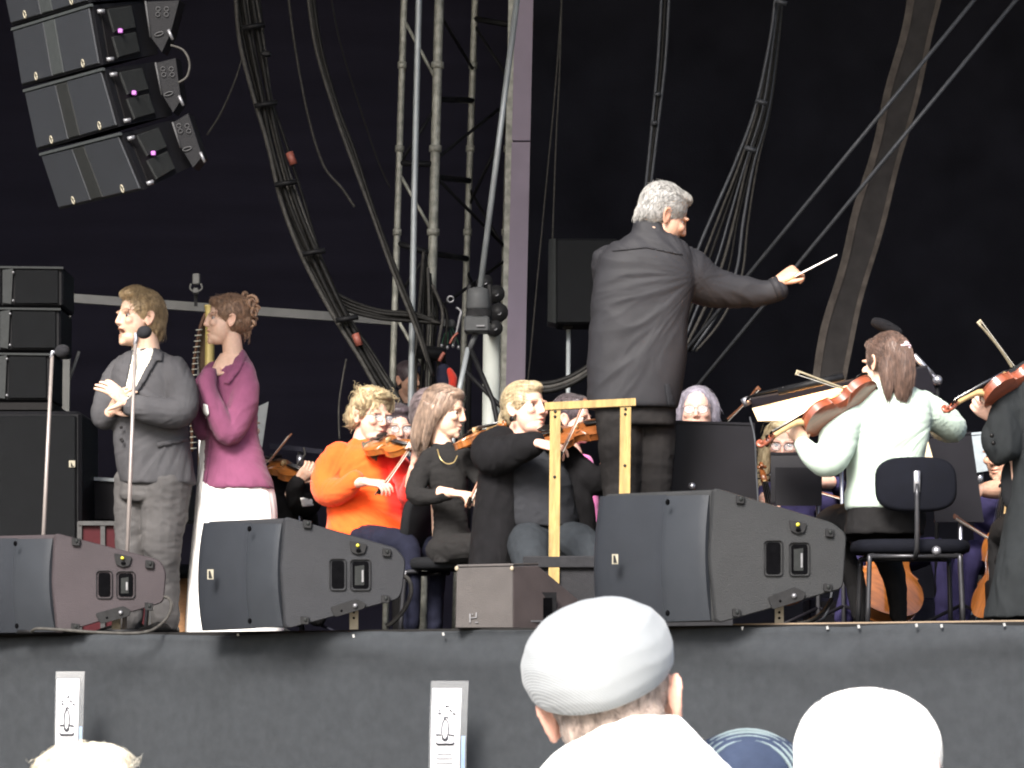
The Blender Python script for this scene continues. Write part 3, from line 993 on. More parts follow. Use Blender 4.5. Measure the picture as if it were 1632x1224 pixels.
# ------------------------------------------------------------------ line array, top left
M_GRILLE = mat('array_grille', (.008, .0098, .0138), .6, var=.1, nscale=8, bump=.5, bscale=420, keep=True)
M_CABW = mat('cabinet_coating', (.013, .013, .016), .55, var=.15, bump=.3, bscale=260)
M_CABD = mat('cabinet_recess', (.012, .011, .012), .6, var=.2)
M_CABP = mat('cabinet_side_panel', (.034, .036, .036), .6, var=.12, bump=.3, bscale=240)
M_CABB = mat('array_centre_strip', (.070, .078, .080), .6, var=.1)
M_STEELW = mat('plated_steel', (.15, .15, .16), .4, metal=.5, var=.2)
M_LOGO = mat('logo_plate', (.22, .20, .15), .5, var=.1)
M_LILACPIN = mat('lilac_marker', (.30, .085, .34), .5, var=.1)
M_WPRINT = mat('white_print', (.12, .12, .125), .6, var=.05)
ARR = 'speaker cabinets hung in the line array'
def lerp2(q, u, v):
    """bilinear point on a quad (TL, TR, BR, BL)"""
    return q[0].lerp(q[1], u).lerp(q[3].lerp(q[2], u), v)
def cabinet(fq, rr, plate, label):
    Ya, Yb = 17.8, 17.0
    TL, TR, BR, BL = P(*fq[0], Ya), P(*fq[1], Yb), P(*fq[2], Yb), P(*fq[3], Ya)
    d = P(*rr[0], Yb + .45) - TR
    t = thing('line_array_cabinet', label, 'loudspeaker', BR, ARR)
    q = [TL, TR, BR, BL]
    dep = d
    back = [p + dep for p in (TL, TR)] + [P(*rr[1], Yb + .45), BL + (P(*rr[1], Yb + .45) - BR)]
    body = rings([[q[0], q[1], q[2], q[3]], [back[0], back[1], back[2], back[3]]])
    hobj('cabinet', body, M_CABW, t)
    nrm = (q[1] - q[0]).cross(q[3] - q[0]).normalized()
    if nrm.y > 0: nrm = -nrm
    for u0, u1, m_, nm in ((.015, .405, M_GRILLE, 'grille'), (.41, .545, M_CABB, 'centre_strip'), (.55, .97, M_GRILLE, 'grille')):
        if 'lowest' in label and nm == 'centre_strip': m_ = M_CABP
        hobj(nm, prism([lerp2(q, u0, .035), lerp2(q, u1, .035), lerp2(q, u1, .965), lerp2(q, u0, .965)], nrm * .012, .006), m_, t)
    for u in (.22, .80):
        c = lerp2(q, u, .90)
        e1 = (q[1] - q[0]).normalized(); e2 = (q[3] - q[0]).normalized()
        lp_ = [c + nrm * .016 + e1 * (.013 * math.cos(k * PI / 6)) + e2 * (.019 * math.sin(k * PI / 6)) for k in range(13)]
        obj('grille_emblem', tube(lp_, .0035, n=6), M_LOGO, t)
    hobj('front_trim', bar(q[0] + nrm * .006, q[1] + nrm * .006, .014), M_CABB, t)
    # side: two recessed bays, a rigging plate with printed marks
    sq = [TR, TR + dep, back[2], BR]
    sn = (sq[1] - sq[0]).cross(sq[3] - sq[0]).normalized()
    if sn.y > 0: sn = -sn
    hobj('side_recess', prism([lerp2(sq, .10, .06), lerp2(sq, .66, .06), lerp2(sq, .66, .95), lerp2(sq, .10, .95)], sn * .006), M_CABD, t)
    for v0, v1 in ((.10, .50), (.57, .93)):
        hobj('side_panel', prism([lerp2(sq, .20, v0), lerp2(sq, .62, v0 - .02), lerp2(sq, .64, v1 - .03), lerp2(sq, .24, v1)], sn * .016, .005), M_CABP, t)
    hobj('marker_pin', box(lerp2(sq, .33, .50) + sn * .022, (.024, .02, .024), bev=.004), M_LILACPIN, t)
    pq = [P(*p, Yb + .30) for p in plate]
    hobj('rigging_plate', prism(pq, Vector((.02, .10, .0)), .004), M_CABW, t)
    c = sum(pq, Vector()) / len(pq)
    top = (pq[0] + pq[1]) / 2
    for k in range(4):
        a = top.lerp(c, .35 + .22 * (k // 2)) + Vector(((-.02 if k % 2 else .022), -.006, 0))
        obj('printed_mark', tube([a + Vector((.011 * math.cos(j * PI / 5), 0, .011 * math.sin(j * PI / 5))) for j in range(11)], .0022, n=5), M_WPRINT, t)
    low = (pq[-1] + pq[-2]) / 2
    a = low.lerp(c, .55) + Vector((0, -.006, 0))
    obj('printed_mark', tube([a + Vector((.022 * math.cos(j * PI / 6), 0, .009 * math.sin(j * PI / 6) + .006 * math.cos(j * PI / 6))) for j in range(13)], .0028, n=5), M_WPRINT, t)
    for u, v in ((.03, .12), (.04, .93)):
        obj('rigging_pin', tube([lerp2(sq, u, v) + sn * .01, lerp2(sq, u + .05, v + .02) + sn * .035], .011, n=8), M_STEELW, t)
    obj('rigging_pin', tube([pq[2] + Vector((-.01, -.02, .02)), pq[2] + Vector((.012, -.02, -.03))], .008, n=8), M_STEELW, t)
    obj('plate_edge', tube([pq[0] + Vector((0, -.004, 0)), pq[-1] + Vector((0, -.004, 0))], .005, n=6), M_WPRINT, t)
cabinet([(-3, -62), (130, -100), (146, 3), (19, 41)], [(234, -108), (243, -4)], [(216, -96), (268, -105), (262, -40), (246, -8), (232, -20)], 'uppermost line array cabinet, cut off by the top of the picture')
cabinet([(21, 47), (148, 8), (165, 103), (36, 138)], [(238, 0), (252, 86)], [(232, 2), (286, 0), (272, 55), (258, 84), (240, 60)], 'second line array cabinet from the top, its cable looping out behind')
cabinet([(40, 145), (167, 110), (193, 201), (60, 240)], [(253, 98), (275, 184)], [(248, 100), (280, 92), (289, 160), (276, 180), (258, 152)], 'third line array cabinet from the top, above the lowest one')
cabinet([(66, 246), (194, 213), (231, 302), (95, 334)], [(279, 190), (305, 265)], [(275, 195), (300, 180), (323, 250), (308, 268), (288, 236)], 'lowest line array cabinet, paler front tilted down over the singers')
lp([(272, 72), (292, 80), (302, 100), (298, 122), (284, 132)], 17.3, .006, M_CABLE2, 'cable loop bulging out at the back of the line array')

# ------------------------------------------------------------------ side-fill stack on the left
def slabbox(x0, y0, x1, y1, Y, dep, m, parent, name, bev=.01):
    a, b = P(x0, y0, Y), P(x1, y1, Y)
    return hobj(name, box(((a.x + b.x) / 2, Y + dep / 2, (a.z + b.z) / 2), (b.x - a.x, dep, a.z - b.z), bev=bev), m, parent)
M_SUB = mat('sub_grille', (.006, .007, .009), .65, var=.15, nscale=12, bump=.5, bscale=400)
M_SUBE = mat('sub_edge', (.055, .060, .062), .55, var=.1)
SF = 'small speaker cabinets stacked on the bass cabinet'
YS = 20.0
for i, (y0, y1, x1, l_) in enumerate(((424, 489, 101, 'top speaker cabinet of the dark stack at the left edge'), (490, 560, 97, 'middle speaker cabinet of the dark stack at the left edge'), (562, 640, 82, 'bottom small cabinet of the dark stack, resting above the bass box'))):
    t = thing('side_fill_speaker', l_, 'loudspeaker', P(40, y1, YS), SF)
    slabbox(-60, y0, x1, y1, YS, .5, M_CABW, t, 'cabinet', .012)
    slabbox(24 - i * 5, y0 + 5, x1 - 8, y1 - 5, YS - .012, .02, M_SUB, t, 'grille', .004)
    slabbox(-60, y0 + 5, 2 - i * 4, y1 - 5, YS - .012, .02, M_SUB, t, 'grille', .004)
    hobj('waveguide', prism([P(4 - i * 4, y0 + 6, YS - .012), P(21 - i * 5, y0 + 3, YS - .02), P(18 - i * 5, y1 - 4, YS - .02), P(4 - i * 4, y1 - 6, YS - .012)], (0, .01, 0), .003), M_SUBE, t)
    for yy in (y0 + 10, y1 - 10):
        obj('screw', ell(P(21 - i * 5, yy, YS - .022), (.008, .006, .008), nu=8, nv=6), M_STEELW, t)
    hobj('top_edge', bar(P(-60, y0 + 1, YS - .016), P(x1, y0 + 3, YS - .016), .012), M_SUBE, t)
t = thing('bass_cabinet', 'big black bass speaker standing on the stage at the left edge', 'loudspeaker', P(40, 1010, YS - .3))
slabbox(-90, 655, 130, 1012, YS - .3, .8, M_CABW, t, 'cabinet', .02)
slabbox(-90, 662, 121, 1004, YS - .318, .03, M_SUB, t, 'grille', .008)
slabbox(-90, 641, 84, 654, YS - .1, .6, M_CABD, t, 'top_plate', .004)
hobj('badge', prism([P(*p, YS - .320) for p in ((110, 734), (120, 734), (120, 745), (110, 745))], (0, -.006, 0), .001), M_LOGO, t)
hobj('badge_mark', prism([P(*p, YS - .327) for p in ((113, 736), (116, 742.5), (119, 743.5), (113, 743.5))], (0, -.002, 0)), M_CABD, t)
for yy in (768, 784):
    obj('side_bolt', ell(P(130, yy, YS - .2), (.012, .012, .008), nu=8, nv=6), M_STEELW, t)

# ------------------------------------------------------------------ black speaker on its stand behind the conductor
t = thing('stand_speaker', 'black square speaker on a pole stand behind the conductor', 'loudspeaker', P(920, 515, 21.2))
slabbox(886, 380, 985, 516, 21.2, .35, M_SUB, t, 'cabinet', .012)
hobj('side_edge', prism([P(875, 381, 21.28), P(886, 380, 21.2), P(886, 515, 21.2), P(873, 512, 21.28)], (0, .3, 0)), M_SUBE, t)
hobj('bracket', box(P(905, 520, 21.35), (.06, .08, .04), bev=.005), M_DKSTEEL, t)
t = thing('speaker_stand', 'thin black pole stand holding the square speaker', 'stand', P(905, 1002, 21.35))
obj('pole', tube([P(906, 522, 21.35), P(903, 1010, 21.35)], .014, n=10), M_POLE, t)
for x, y in ((870, 1012), (940, 1012), (900, 1014)):
    obj('leg', tube([P(904, 760, 21.35), P(x, y, 21.35 + (x - 900) * .004)], .010, n=8), M_DKSTEEL, t)
sc_ = thing('hose_swag', 'thick black cable sagging across below the square speaker', 'cable', P(900, 600, 21.0))
for k in range(3):
    cable([(850, 612 + 6 * k), (880, 610 + 6 * k), (910, 600 + 6 * k), (940, 582 + 6 * k), (970, 555 + 6 * k)], 21.0, .016, M_CABLE2 if k == 1 else M_CABLE, 'cable', sc_, 0, 150 + k)

# ------------------------------------------------------------------ moving head lamp on its tripod, white column
M_LAMP = mat('lamp_housing', (.035, .035, .037), .45, var=.2)
M_LAMPG = mat('lamp_grey', (.13, .135, .14), .5, var=.1)
t = thing('moving_head_lamp', 'unlit moving head stage lamp on a tripod in front of the truss', 'stage lamp', P(762, 535, 21.0))
rs = [[P(762, yy, 21.0) + Vector((rw * math.cos(k * PI / 10), rw * .9 * math.sin(k * PI / 10), 0)) for k in range(20)] for yy, rw in ((458, .03), (461, .062), (474, .070), (490, .074), (494, .070))]
obj('lamp_head', rings(rs), M_LAMPG, t)
hobj('yoke', box(P(748, 485, 21.05), (.03, .09, .24), bev=.008), M_LAMP, t)
hobj('yoke', box(P(780, 485, 21.05), (.03, .09, .24), bev=.008), M_LAMP, t)
rs = [[P(762, yy, 21.0) + Vector((rw * math.cos(k * PI / 10), rw * .9 * math.sin(k * PI / 10), 0)) for k in range(20)] for yy, rw in ((494, .072), (504, .078), (505, .085), (530, .086), (532, .075))]
obj('lamp_base', rings(rs[:3]), M_LAMP, t)
hobj('base_box', box(P(760, 518, 21.0), (.155, .15, .10), bev=.012), M_LAMPG, t)
hobj('base_label', prism([P(759, 518, 20.91), P(772, 518, 20.91), P(772, 520, 20.91), P(759, 520, 20.91)], (0, .004, 0)), M_STEELW, t)
t2 = thing('lamp_stand', 'grey and black tripod carrying the moving head lamp', 'stand', P(755, 1005, 21.0))
obj('mast', tube([P(758, 533, 21.0), P(747, 560, 21.0)], .018, n=10), M_LAMPG, t2)
obj('leg', tube([P(746, 555, 21.0), P(728, 640, 20.9), P(690, 1008, 20.6)], .016, n=10), M_POLE, t2)
obj('leg', tube([P(750, 556, 21.0), P(786, 640, 20.9), P(860, 1008, 20.6)], .016, n=10), M_DKSTEEL, t2)
obj('leg', tube([P(749, 556, 21.0), P(747, 640, 21.2), P(745, 1008, 21.6)], .016, n=10), M_DKSTEEL, t2)
obj('cross_strut', tube([P(738, 588, 20.97), P(790, 640, 20.92), P(800, 650, 20.9)], .014, n=8), M_DKSTEEL, t2)
M_WHITECOL = mat('white_paint', (.42, .44, .41), .5, var=.06, nscale=5)
tag(obj('white_column', tube([P(784, 530, 21.8), P(778, 1010, 21.8)], .055, n=24), M_WHITECOL), 'white tube standing behind the lamp tripod', 'column')
t = thing('lamp_cluster', 'cluster of black unlit lamps clamped to the truss right of the moving head', 'stage lamp', P(795, 500, 21.6))
for x, y, r in ((788, 470, .055), (792, 500, .060), (786, 525, .05), (770, 452, .05)):
    obj('lamp_can', tube([P(x, y, 21.7), P(x + 3, y - 2, 21.5)], r, n=14), M_LAMP, t)
    obj('lens_rim', tube([P(x + 3 + 60 * r * math.cos(j * PI / 6), y - 2 + 60 * r * math.sin(j * PI / 6), 21.49) for j in range(5)], .004, n=6), M_STEELW, t)
t = thing('hose_coupling', 'chrome coupling hanging among the wires left of the moving head', 'clamp', P(733, 505, 21.3))
obj('ring', tube([P(718 + 5 * math.cos(j * PI / 5), 477 + 5 * math.sin(j * PI / 5), 21.3) for j in range(11)], .006, n=6), M_STEELW, t)
obj('rod', tube([P(727, 490, 21.3), P(735, 496, 21.3), P(733, 506, 21.3), P(729, 524, 21.3), P(723, 547, 21.3)], [.007, .009, .012, .008, .006], n=8, m=2), M_STEELW, t)
obj('red_cord', tube([P(730, 530, 21.28), P(722, 538, 21.28), P(717, 548, 21.28)], .008, n=6, m=2), M_TAPE, t)
t = thing('connector_panel', 'grey half-round connector box with wires in the truss', 'box', P(713, 515, 21.9))
obj('housing', rings([[P(713, yy, 21.9) + Vector((rw * math.cos(k * PI / 8), .05 * math.sin(k * PI / 8), 0)) for k in range(16)] for yy, rw in ((510, .04), (513, .052), (521, .056), (522, .05))]), M_LAMPG, t)
for k in range(4):
    obj('plug', ell(P(704 + 9 * k, 551 + (k % 2) * 3, 21.7), (.011, .012, .014), nu=8, nv=6), M_STEELW, t)
    obj('wire', tube([P(704 + 9 * k, 549, 21.72), P(708 + 6 * k, 535, 21.75), P(711 + 3 * k, 522, 21.85)], .003, n=5, m=3), mat('green_wire', (.03, .09, .05), .5), t)

# ------------------------------------------------------------------ stage monitors along the front edge
M_MGR = mat('monitor_grille', (.0125, .0148, .0195), .6, var=.08, nscale=9, bump=.5, bscale=500, keep=True, spec=.2)
M_MFR = mat('monitor_baffle', (.020, .0225, .027), .5, var=.08, nscale=7, bump=.2, bscale=300, keep=True, spec=.2)
M_MSIDE = [mat('monitor_coating_brown', (.032, .0255, .0285), .6, var=.08, nscale=9, bump=.4, bscale=320, keep=True, spec=.2),
           mat('monitor_coating_grey', (.0165, .0172, .020), .6, var=.08, nscale=9, bump=.4, bscale=320, keep=True, spec=.2),
           mat('monitor_coating_warm', (.0165, .0172, .0185), .6, var=.08, nscale=9, bump=.4, bscale=320, keep=True, spec=.2)]
M_MBLK = mat('monitor_hardware', (.03, .03, .032), .45, var=.2)
M_MHOLE = mat('monitor_pocket', (.006, .006, .007), .8, var=.2, spec=0.0)
M_MPOCK = mat('monitor_pocket_cup', (.03, .033, .033), .5, var=.2)
M_YEL = mat('yellow_connector', (.45, .40, .03), .4, var=.1)
M_BRACK = mat('cream_bracket', (.25, .21, .15), .6, var=.15)

def monitor(side, front_l, Y, msd, label, logo, bw):
    """side: dict of photo points on the near side panel; front_l: left edge of the baffle (top, bottom)"""
    Yf = Y
    prof = [P(x, y, Y) for x, y in side['poly']]
    dY = .38
    t = thing('stage_monitor', label, 'loudspeaker', P(*side['poly'][0], Y), 'large stage monitors along the front edge')
    # the cabinet goes away from the near side panel, left and back
    n = len(prof)
    tl, bl = P(*front_l[0], Y + dY), P(*front_l[1], Y + dY)
    off = ((tl - P(*side['ft'], Y)) + (bl - P(*side['fb'], Y))) / 2
    hobj('cabinet', prism(prof, off * .96, .006), msd, t)
    c = sum(prof, Vector()) / n
    # proud rim of the side panel
    hobj('side_plate', prism([p + (p - c) * .012 for p in prof], Vector((.012, -.030, 0)), .008), msd, t)
    # baffle strip (bulging) and curved grille in front of it
    def front(u0, u1, bulge, y_in, m, nm, k=12):
        rs = []
        fT, fB = P(*side['ft'], Y), P(*side['fb'], Y)
        nrm = Vector((-.62, -.78, 0)) 
        for i in range(k + 1):
            u = u0 + (u1 - u0) * i / k
            a = fT.lerp(tl, u) + Vector((0, 0, -y_in)); b = fB.lerp(bl, u) + Vector((0, 0, y_in * .5))
            e = bulge * (1 - (2 * (i / k) - 1) ** 2) ** .5 if bulge else 0
            r = []
            for j in range(9):
                v = j / 8
                bb = .035 * (1 - (2 * v - 1) ** 2)
                r.append(a.lerp(b, v) + nrm * (e + bb))
            for j in range(8, -1, -1):
                v = j / 8
                r.append(a.lerp(b, v) - nrm * .03)
            rs.append(r)
        return hobj(nm, rings(rs), m, t, 40)
    front(.0, .40, .012, .008, M_MFR, 'baffle')
    front(.385, 1.0, .035, .004, M_MGR, 'grille', 16)
    fT, fB = P(*side['ft'], Y), P(*side['fb'], Y)
    for v in (.07, .93):
        q = fT.lerp(tl, .34).lerp(fB.lerp(bl, .34), v)
        obj('baffle_screw', ell(q + Vector((-.02, -.075, 0)), (.010, .008, .014), nu=8, nv=6), M_MHOLE, t)
    if logo:
        x, y = logo[0] + 20, logo[1]
        z0 = Y + dY * .75
        q = [P(x - 5, y - 8, z0), P(x + 5, y - 8, z0), P(x + 5, y + 8, z0), P(x - 5, y + 8, z0)]
        q = [k + Vector((-.052, -.128, 0)) for k in q]
        b = hobj('badge', prism(q, (0, -.012, 0), .001), M_LOGO, t)
        cc = sum(q, Vector()) / 4 + Vector((0, -.0125, 0))
        sx = (q[1].x - q[0].x); sz = (q[0].z - q[2].z)
        hobj('badge_mark', prism([cc + Vector((a * sx, 0, b_ * sz)) for a, b_ in ((-.28, .36), (-.02, .36), (.30, -.36), (-.28, -.36))], (0, -.003, 0)), M_MBLK, b)
    # two pocket handles on the side panel
    fy = -.034
    for k, q in enumerate(side['holes']):
        x0, y0, x1, y1 = q
        poly = rpoly([(x0, y0), (x1, y0), (x1, y1), (x0, y1)], 5)
        hobj('handle_pocket', prism([P(*p, Y) + Vector((0, fy, 0)) for p in poly], (0, .03, 0)), M_MHOLE, t)
        fr = rpoly([(x0 - 3, y0 - 3), (x1 + 3, y0 - 3), (x1 + 3, y1 + 3), (x0 - 3, y1 + 3)], 6)
        g = tube([P(*p, Y) + Vector((0, fy - .002, 0)) for p in fr] + [P(*fr[0], Y) + Vector((0, fy - .002, 0))], .0045, n=6, flat=.5)
        obj('pocket_rim', g, M_MBLK, t)
        if k == 1:
            hobj('pocket_cup', prism([P(*p, Y) + Vector((0, fy - .003, 0)) for p in ((x0 + 4, y0 + 8), (x1 - 7, y0 + 6), (x1 - 7, y1 - 5), (x0 + 4, y1 - 5))], (0, .006, 0)), M_MPOCK, t)
            hobj('latch', prism([P(*p, Y) + Vector((0, fy - .006, 0)) for p in ((x1 - 11, y0 + 14), (x1 - 8, y0 + 14), (x1 - 8, y1 - 10), (x1 - 11, y1 - 10))], (0, .005, 0)), M_STEELW, t)
    for x, y in side['feet']:
        f = hobj('rubber_foot', prism([P(*p, Y) + Vector((0, fy, 0)) for p in rpoly([(x - 7, y - 7), (x + 7, y - 5), (x + 6, y + 7), (x - 7, y + 6)], 2)], (0, -.014, 0), .003), M_MBLK, t)
        obj('foot_screw', ell(P(x + 1, y - 1, Y) + Vector((0, fy - .015, 0)), (.009, .005, .011), nu=8, nv=6), M_MPOCK, f)
    x, y = side['conn']
    cp = hobj('connector_plate', prism([P(*p, Y) + Vector((0, fy, 0)) for p in rpoly([(x - 14, y - 9), (x + 15, y - 3), (x + 11, y + 11), (x, y + 14), (x - 11, y + 9)], 3)], (0, -.010, 0), .002), M_MBLK, t)
    obj('connector_cap', tube([P(x, y - 1, Y) + Vector((0, fy - .010, 0)), P(x, y - 1, Y) + Vector((0, fy - .026, 0))], .008, n=12), M_YEL, cp)
    hobj('connector_key', box(P(x + 1, y + 7, Y) + Vector((0, fy - .014, 0)), (.022, .014, .014), bev=.003), M_MHOLE, cp)
    lo = side['low']
    lb = hobj('pole_plate', prism([P(*p, Y) + Vector((0, fy, 0)) for p in rpoly(lo, 4)], (0, -.012, 0), .002), M_MBLK, t)
    cx = sum(p[0] for p in lo) / len(lo); cy = sum(p[1] for p in lo) / len(lo)
    obj('thumb_screw', ell(P(cx + 8, cy - 2, Y) + Vector((0, fy - .016, 0)), (.012, .012, .012), nu=10, nv=8), M_STEELW, lb)
    obj('plate_screw', ell(P(cx - 14, cy + 6, Y) + Vector((0, fy - .013, 0)), (.006, .004, .006), nu=8, nv=6), M_MHOLE, lb)
    bx = side['prop']
    br = hobj('prop_bracket', prism([P(bx, 965, Y + .10), P(bx + 14, 962, Y + .10), P(bx + 14, HY - .297 * F / (Y + .1), Y + .10), P(bx, HY - .297 * F / (Y + .1), Y + .10)], (0, .012, 0), .001), M_BRACK, t)
    for yy in (976, 985):
        obj('bracket_hole', ell(P(bx + 7, yy, Y + .098), (.006, .003, .006), nu=8, nv=6), M_MHOLE, br)
    return t

monitor(dict(poly=rpoly([(86, 850), (252, 893), (262, 912), (258, 960), (90, 1010), (82, 930)], 9), ft=(84, 856), fb=(88, 1008), holes=((158, 913, 177, 951), (190, 914, 213, 951)),
             feet=((123, 864), (240, 900), (239, 967), (122, 1000)), conn=(197, 891), low=[(153, 978), (198, 966), (210, 973), (208, 982), (162, 995)], prop=178),
        ((-62, 858), (-62, 1010)), 17.75, M_MSIDE[0], 'big stage monitor with a brownish side panel in front of the male singer', None, 0)
monitor(dict(poly=rpoly([(452, 824), (628, 874), (643, 893), (638, 940), (632, 955), (453, 1002), (446, 910)], 9), ft=(449, 832), fb=(451, 1000), holes=((529, 894, 549, 938), (562, 895, 588, 938)),
             feet=((491, 836), (617, 881), (615, 955), (487, 989)), conn=(571, 871), low=[(527, 968), (568, 955), (584, 962), (582, 970), (534, 984)], prop=557),
        ((324, 832), (322, 1006)), 16.75, M_MSIDE[1], 'big grey stage monitor standing before the woman\'s white dress', (336, 917), 0)
monitor(dict(poly=rpoly([(1134, 778), (1322, 834), (1344, 852), (1338, 938), (1138, 993), (1128, 890)], 10), ft=(1130, 786), fb=(1132, 990), holes=((1220, 865, 1243, 915), (1260, 868, 1286, 915)),
             feet=((1179, 797), (1321, 850), (1318, 937), (1173, 977)), conn=(1270, 838), low=[(1222, 952), (1266, 936), (1283, 945), (1280, 956), (1230, 972)], prop=1235),
        ((956, 790), (952, 996)), 15.45, M_MSIDE[2], 'biggest stage monitor, on the right in front of the conductor\'s legs', (977, 893), 0)

# small wedge between them
M_WEDGE = mat('brown_box_coating', (.060, .054, .052), .65, var=.1, nscale=9, bump=.4, bscale=320, keep=True, spec=.2)
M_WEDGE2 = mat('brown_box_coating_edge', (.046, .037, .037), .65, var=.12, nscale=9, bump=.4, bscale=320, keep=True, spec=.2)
t = thing('floor_wedge', 'small brown grey wedge speaker with a dark port, below the blonde violinist', 'loudspeaker', P(800, 1000, 16.6))
Yw = 16.42
za = HY - .297 * F / Yw
fr_ = [P(728, 905, Yw), P(818, 903, Yw), P(818, za, Yw), P(726, za, Yw)]
hobj('front_panel', prism(fr_, (0, .03, 0), .004), M_WEDGE, t)
sd_ = [P(818, 903, Yw), P(858, 902, Yw + .25), P(921, 955, Yw + .35), P(925, za + 4, Yw + .35), P(818, za, Yw)]
hobj('side_panel', prism([p + Vector((0.0005, .002, 0)) for p in sd_], (-.10, .12, 0), .004), M_WEDGE2, t)
hobj('top_panel', prism([P(728, 904, Yw + .03), P(818, 902, Yw + .03), P(858, 901, Yw + .28), P(768, 903, Yw + .28)], (0, 0, .012), .003), M_WEDGE, t)
hobj('body', prism([P(730, 906, Yw + .03), P(816, 904, Yw + .03), P(816, za, Yw + .03), P(728, za, Yw + .03)], (.05, .30, 0)), M_WEDGE2, t)
pq = [P(835, 944, Yw + .10), P(887, 944, Yw + .22), P(887, za - 1, Yw + .22), P(835, za - 1, Yw + .10)]
hobj('port', prism([p + Vector((0, -.012, 0)) for p in pq], (0, .012, 0)), M_MBLK, t)
pi_ = [P(843, 953, Yw + .12), P(880, 953, Yw + .205), P(880, za - 3, Yw + .205), P(843, za - 3, Yw + .12)]
hobj('port_recess', prism([p + Vector((0, -.016, 0)) for p in pi_], (0, .012, 0)), M_MHOLE, t)
hobj('port_bar', bar(P(843, 990, Yw + .09), P(876, 990, Yw + .17), .008), M_STEELW, t)
lg = [((749, 978), (749, 992)), ((759, 976), (759, 984)), ((749, 985), (759, 984)), ((757, 992), (762, 992)), ((752, 979), (754, 979))]
hobj('logo', join(*[bar(P(*a, Yw - .004), P(*b, Yw - .004), .006, .004) for a, b in lg]), M_STEELW, t)
for a, b in ((728, 906), (816, 906)):
    obj('corner_wear', ell(P(a, b, Yw), (.010, .006, .012), nu=8, nv=6), M_BRACK, t)

# ------------------------------------------------------------------ podium and its brass-yellow rail
M_RAIL = mat('yellow_painted_wood', (.275, .185, .06), .55, var=.30, nscale=40, bump=.5, stretch=(1, 1, .12))
M_POD = mat('podium_carpet', (.05, .05, .055), .9, var=.15, bump=.4)
pod_top = .36
pd = thing('podium', 'low dark podium under the conductor, hidden mostly by the monitor', 'podium', P(1000, 1000, 17.15))
c0 = P(1000, 900, 17.25)
hobj('deck', box((c0.x, 17.27, STAGE_Z + pod_top - .03), (1.05, .95, .06), bev=.006), M_POD, pd)
hobj('base', box((c0.x, 17.27, STAGE_Z + (pod_top - .06) / 2), (1.0, .9, pod_top - .06)), M_POD, pd)
rl = thing('podium_rail', 'yellow wooden guard rail standing on the podium behind the conductor', 'railing', P(940, 900, 16.45))
Yr = 16.82
hobj('post', bar(P(885, 648, Yr), P(882, 1000, Yr), .052, .045), M_RAIL, rl)
hobj('post', bar(P(997, 645, Yr), P(994, 900, Yr), .052, .045), M_RAIL, rl)
for x_, y_ in ((885, 656), (884.6, 664), (997, 652), (996.6, 660), (884, 760), (996, 742)):
    obj('bolt_head', ell(P(x_, y_, Yr - .024), (.0075, .006, .0075), nu=10, nv=6), M_MBLK, rl)
hobj('top_rail', bar(P(868, 648, Yr - .003), P(1013, 641, Yr - .003), .055, .036), M_RAIL, rl)

# ------------------------------------------------------------------ chairs and stands
M_CHAIR = cloth('chair_fabric', (.018, .019, .022), var=.15, bump=.5)
M_CHAIRB = cloth('chair_fabric_bluelit', (.006, .007, .0135), var=.15, bump=.4)  # bluish stage light put into the fabric colour
M_TUBE = mat('chair_tube', (.10, .10, .11), .3, metal=.6, var=.1)
M_CHROME = mat('chrome_tube', (.30, .30, .33), .3, metal=.8, var=.1)
M_STAND = mat('stand_black', (.016, .015, .020), .5, var=.15, nscale=6)
M_PAPER = mat('sheet_music', (.50, .40, .255), .7, var=.03)  # lamp warmth and shade put into the paper colour
CHG = 'black orchestra chairs'
def pad(c, hx, hz, th, M):
    """rounded upholstered pad in its own plane"""
    rs = []
    for d, k in ((-th, .90), (-th * .7, .98), (0, 1.0), (th * .7, .98), (th, .90)):
        r = []
        for j in range(32):
            a = 2 * PI * j / 32
            r.append((hx * k * math.copysign(abs(math.cos(a)) ** .62, math.cos(a)), d, hz * k * math.copysign(abs(math.sin(a)) ** .62, math.sin(a))))
        rs.append(r)
    g = xf(rings(rs), M)
    return [v + Vector(c) for v in g[0]], g[1]
def chair(px, Y, seat_py, face, label, fab=M_CHAIR, tb=M_TUBE, seat_hw=.23, back=(.23, .15, .30), back_dx=0.0):
    """face: yaw the sitter looks along (head convention)"""
    s = P(px, seat_py, Y)
    R = Matrix.Rotation(math.radians(face), 4, 'Z')
    W = lambda x, y, z: s + R @ Vector((x, y, z))
    t = thing('orchestra_chair', label, 'chair', (s.x, s.y, STAGE_Z), CHG)
    Rf = R @ Matrix.Rotation(PI / 2, 4, 'X')
    obj('seat', pad(W(0, 0, -.02), seat_hw, .22, .032, Rf), fab, t)
    bw, bh, bz = back
    obj('backrest', pad(W(0, .235, bz), bw, bh, .028, R @ Matrix.Rotation(math.radians(8), 4, 'X')), fab, t)
    st_ = obj('back_support', tube([W(0, .10, -.065), W(0, .255, -.06), W(0, .285, .05), W(0, .278, bz)], .012, n=8, m=3), tb, t)
    obj('bracket', box(W(0, .272, bz + .01), (.03, .03, .10), R, bev=.004), M_CHROME, st_)
    obj('adjuster_knob', ell(W(-.09, .26, -.045), (.022, .022, .022), nu=10, nv=8), M_CHROME, t)
    h = s.z - STAGE_Z
    for sx in (-1, 1):
        for sy in (-1, 1):
            obj('leg', tube([W(sx * .16, sy * .14, -.062), W(sx * .20, sy * .19, -.066), W(sx * .205, sy * .20, -.10), W(sx * .215, sy * .22, -h)], .012, n=8, m=3), tb, t)
    for sy in (-1, 1):
        obj('seat_rail', tube([W(-.20, sy * .19, -.066), W(.20, sy * .19, -.066)], .011, n=8), tb, t)
    return t

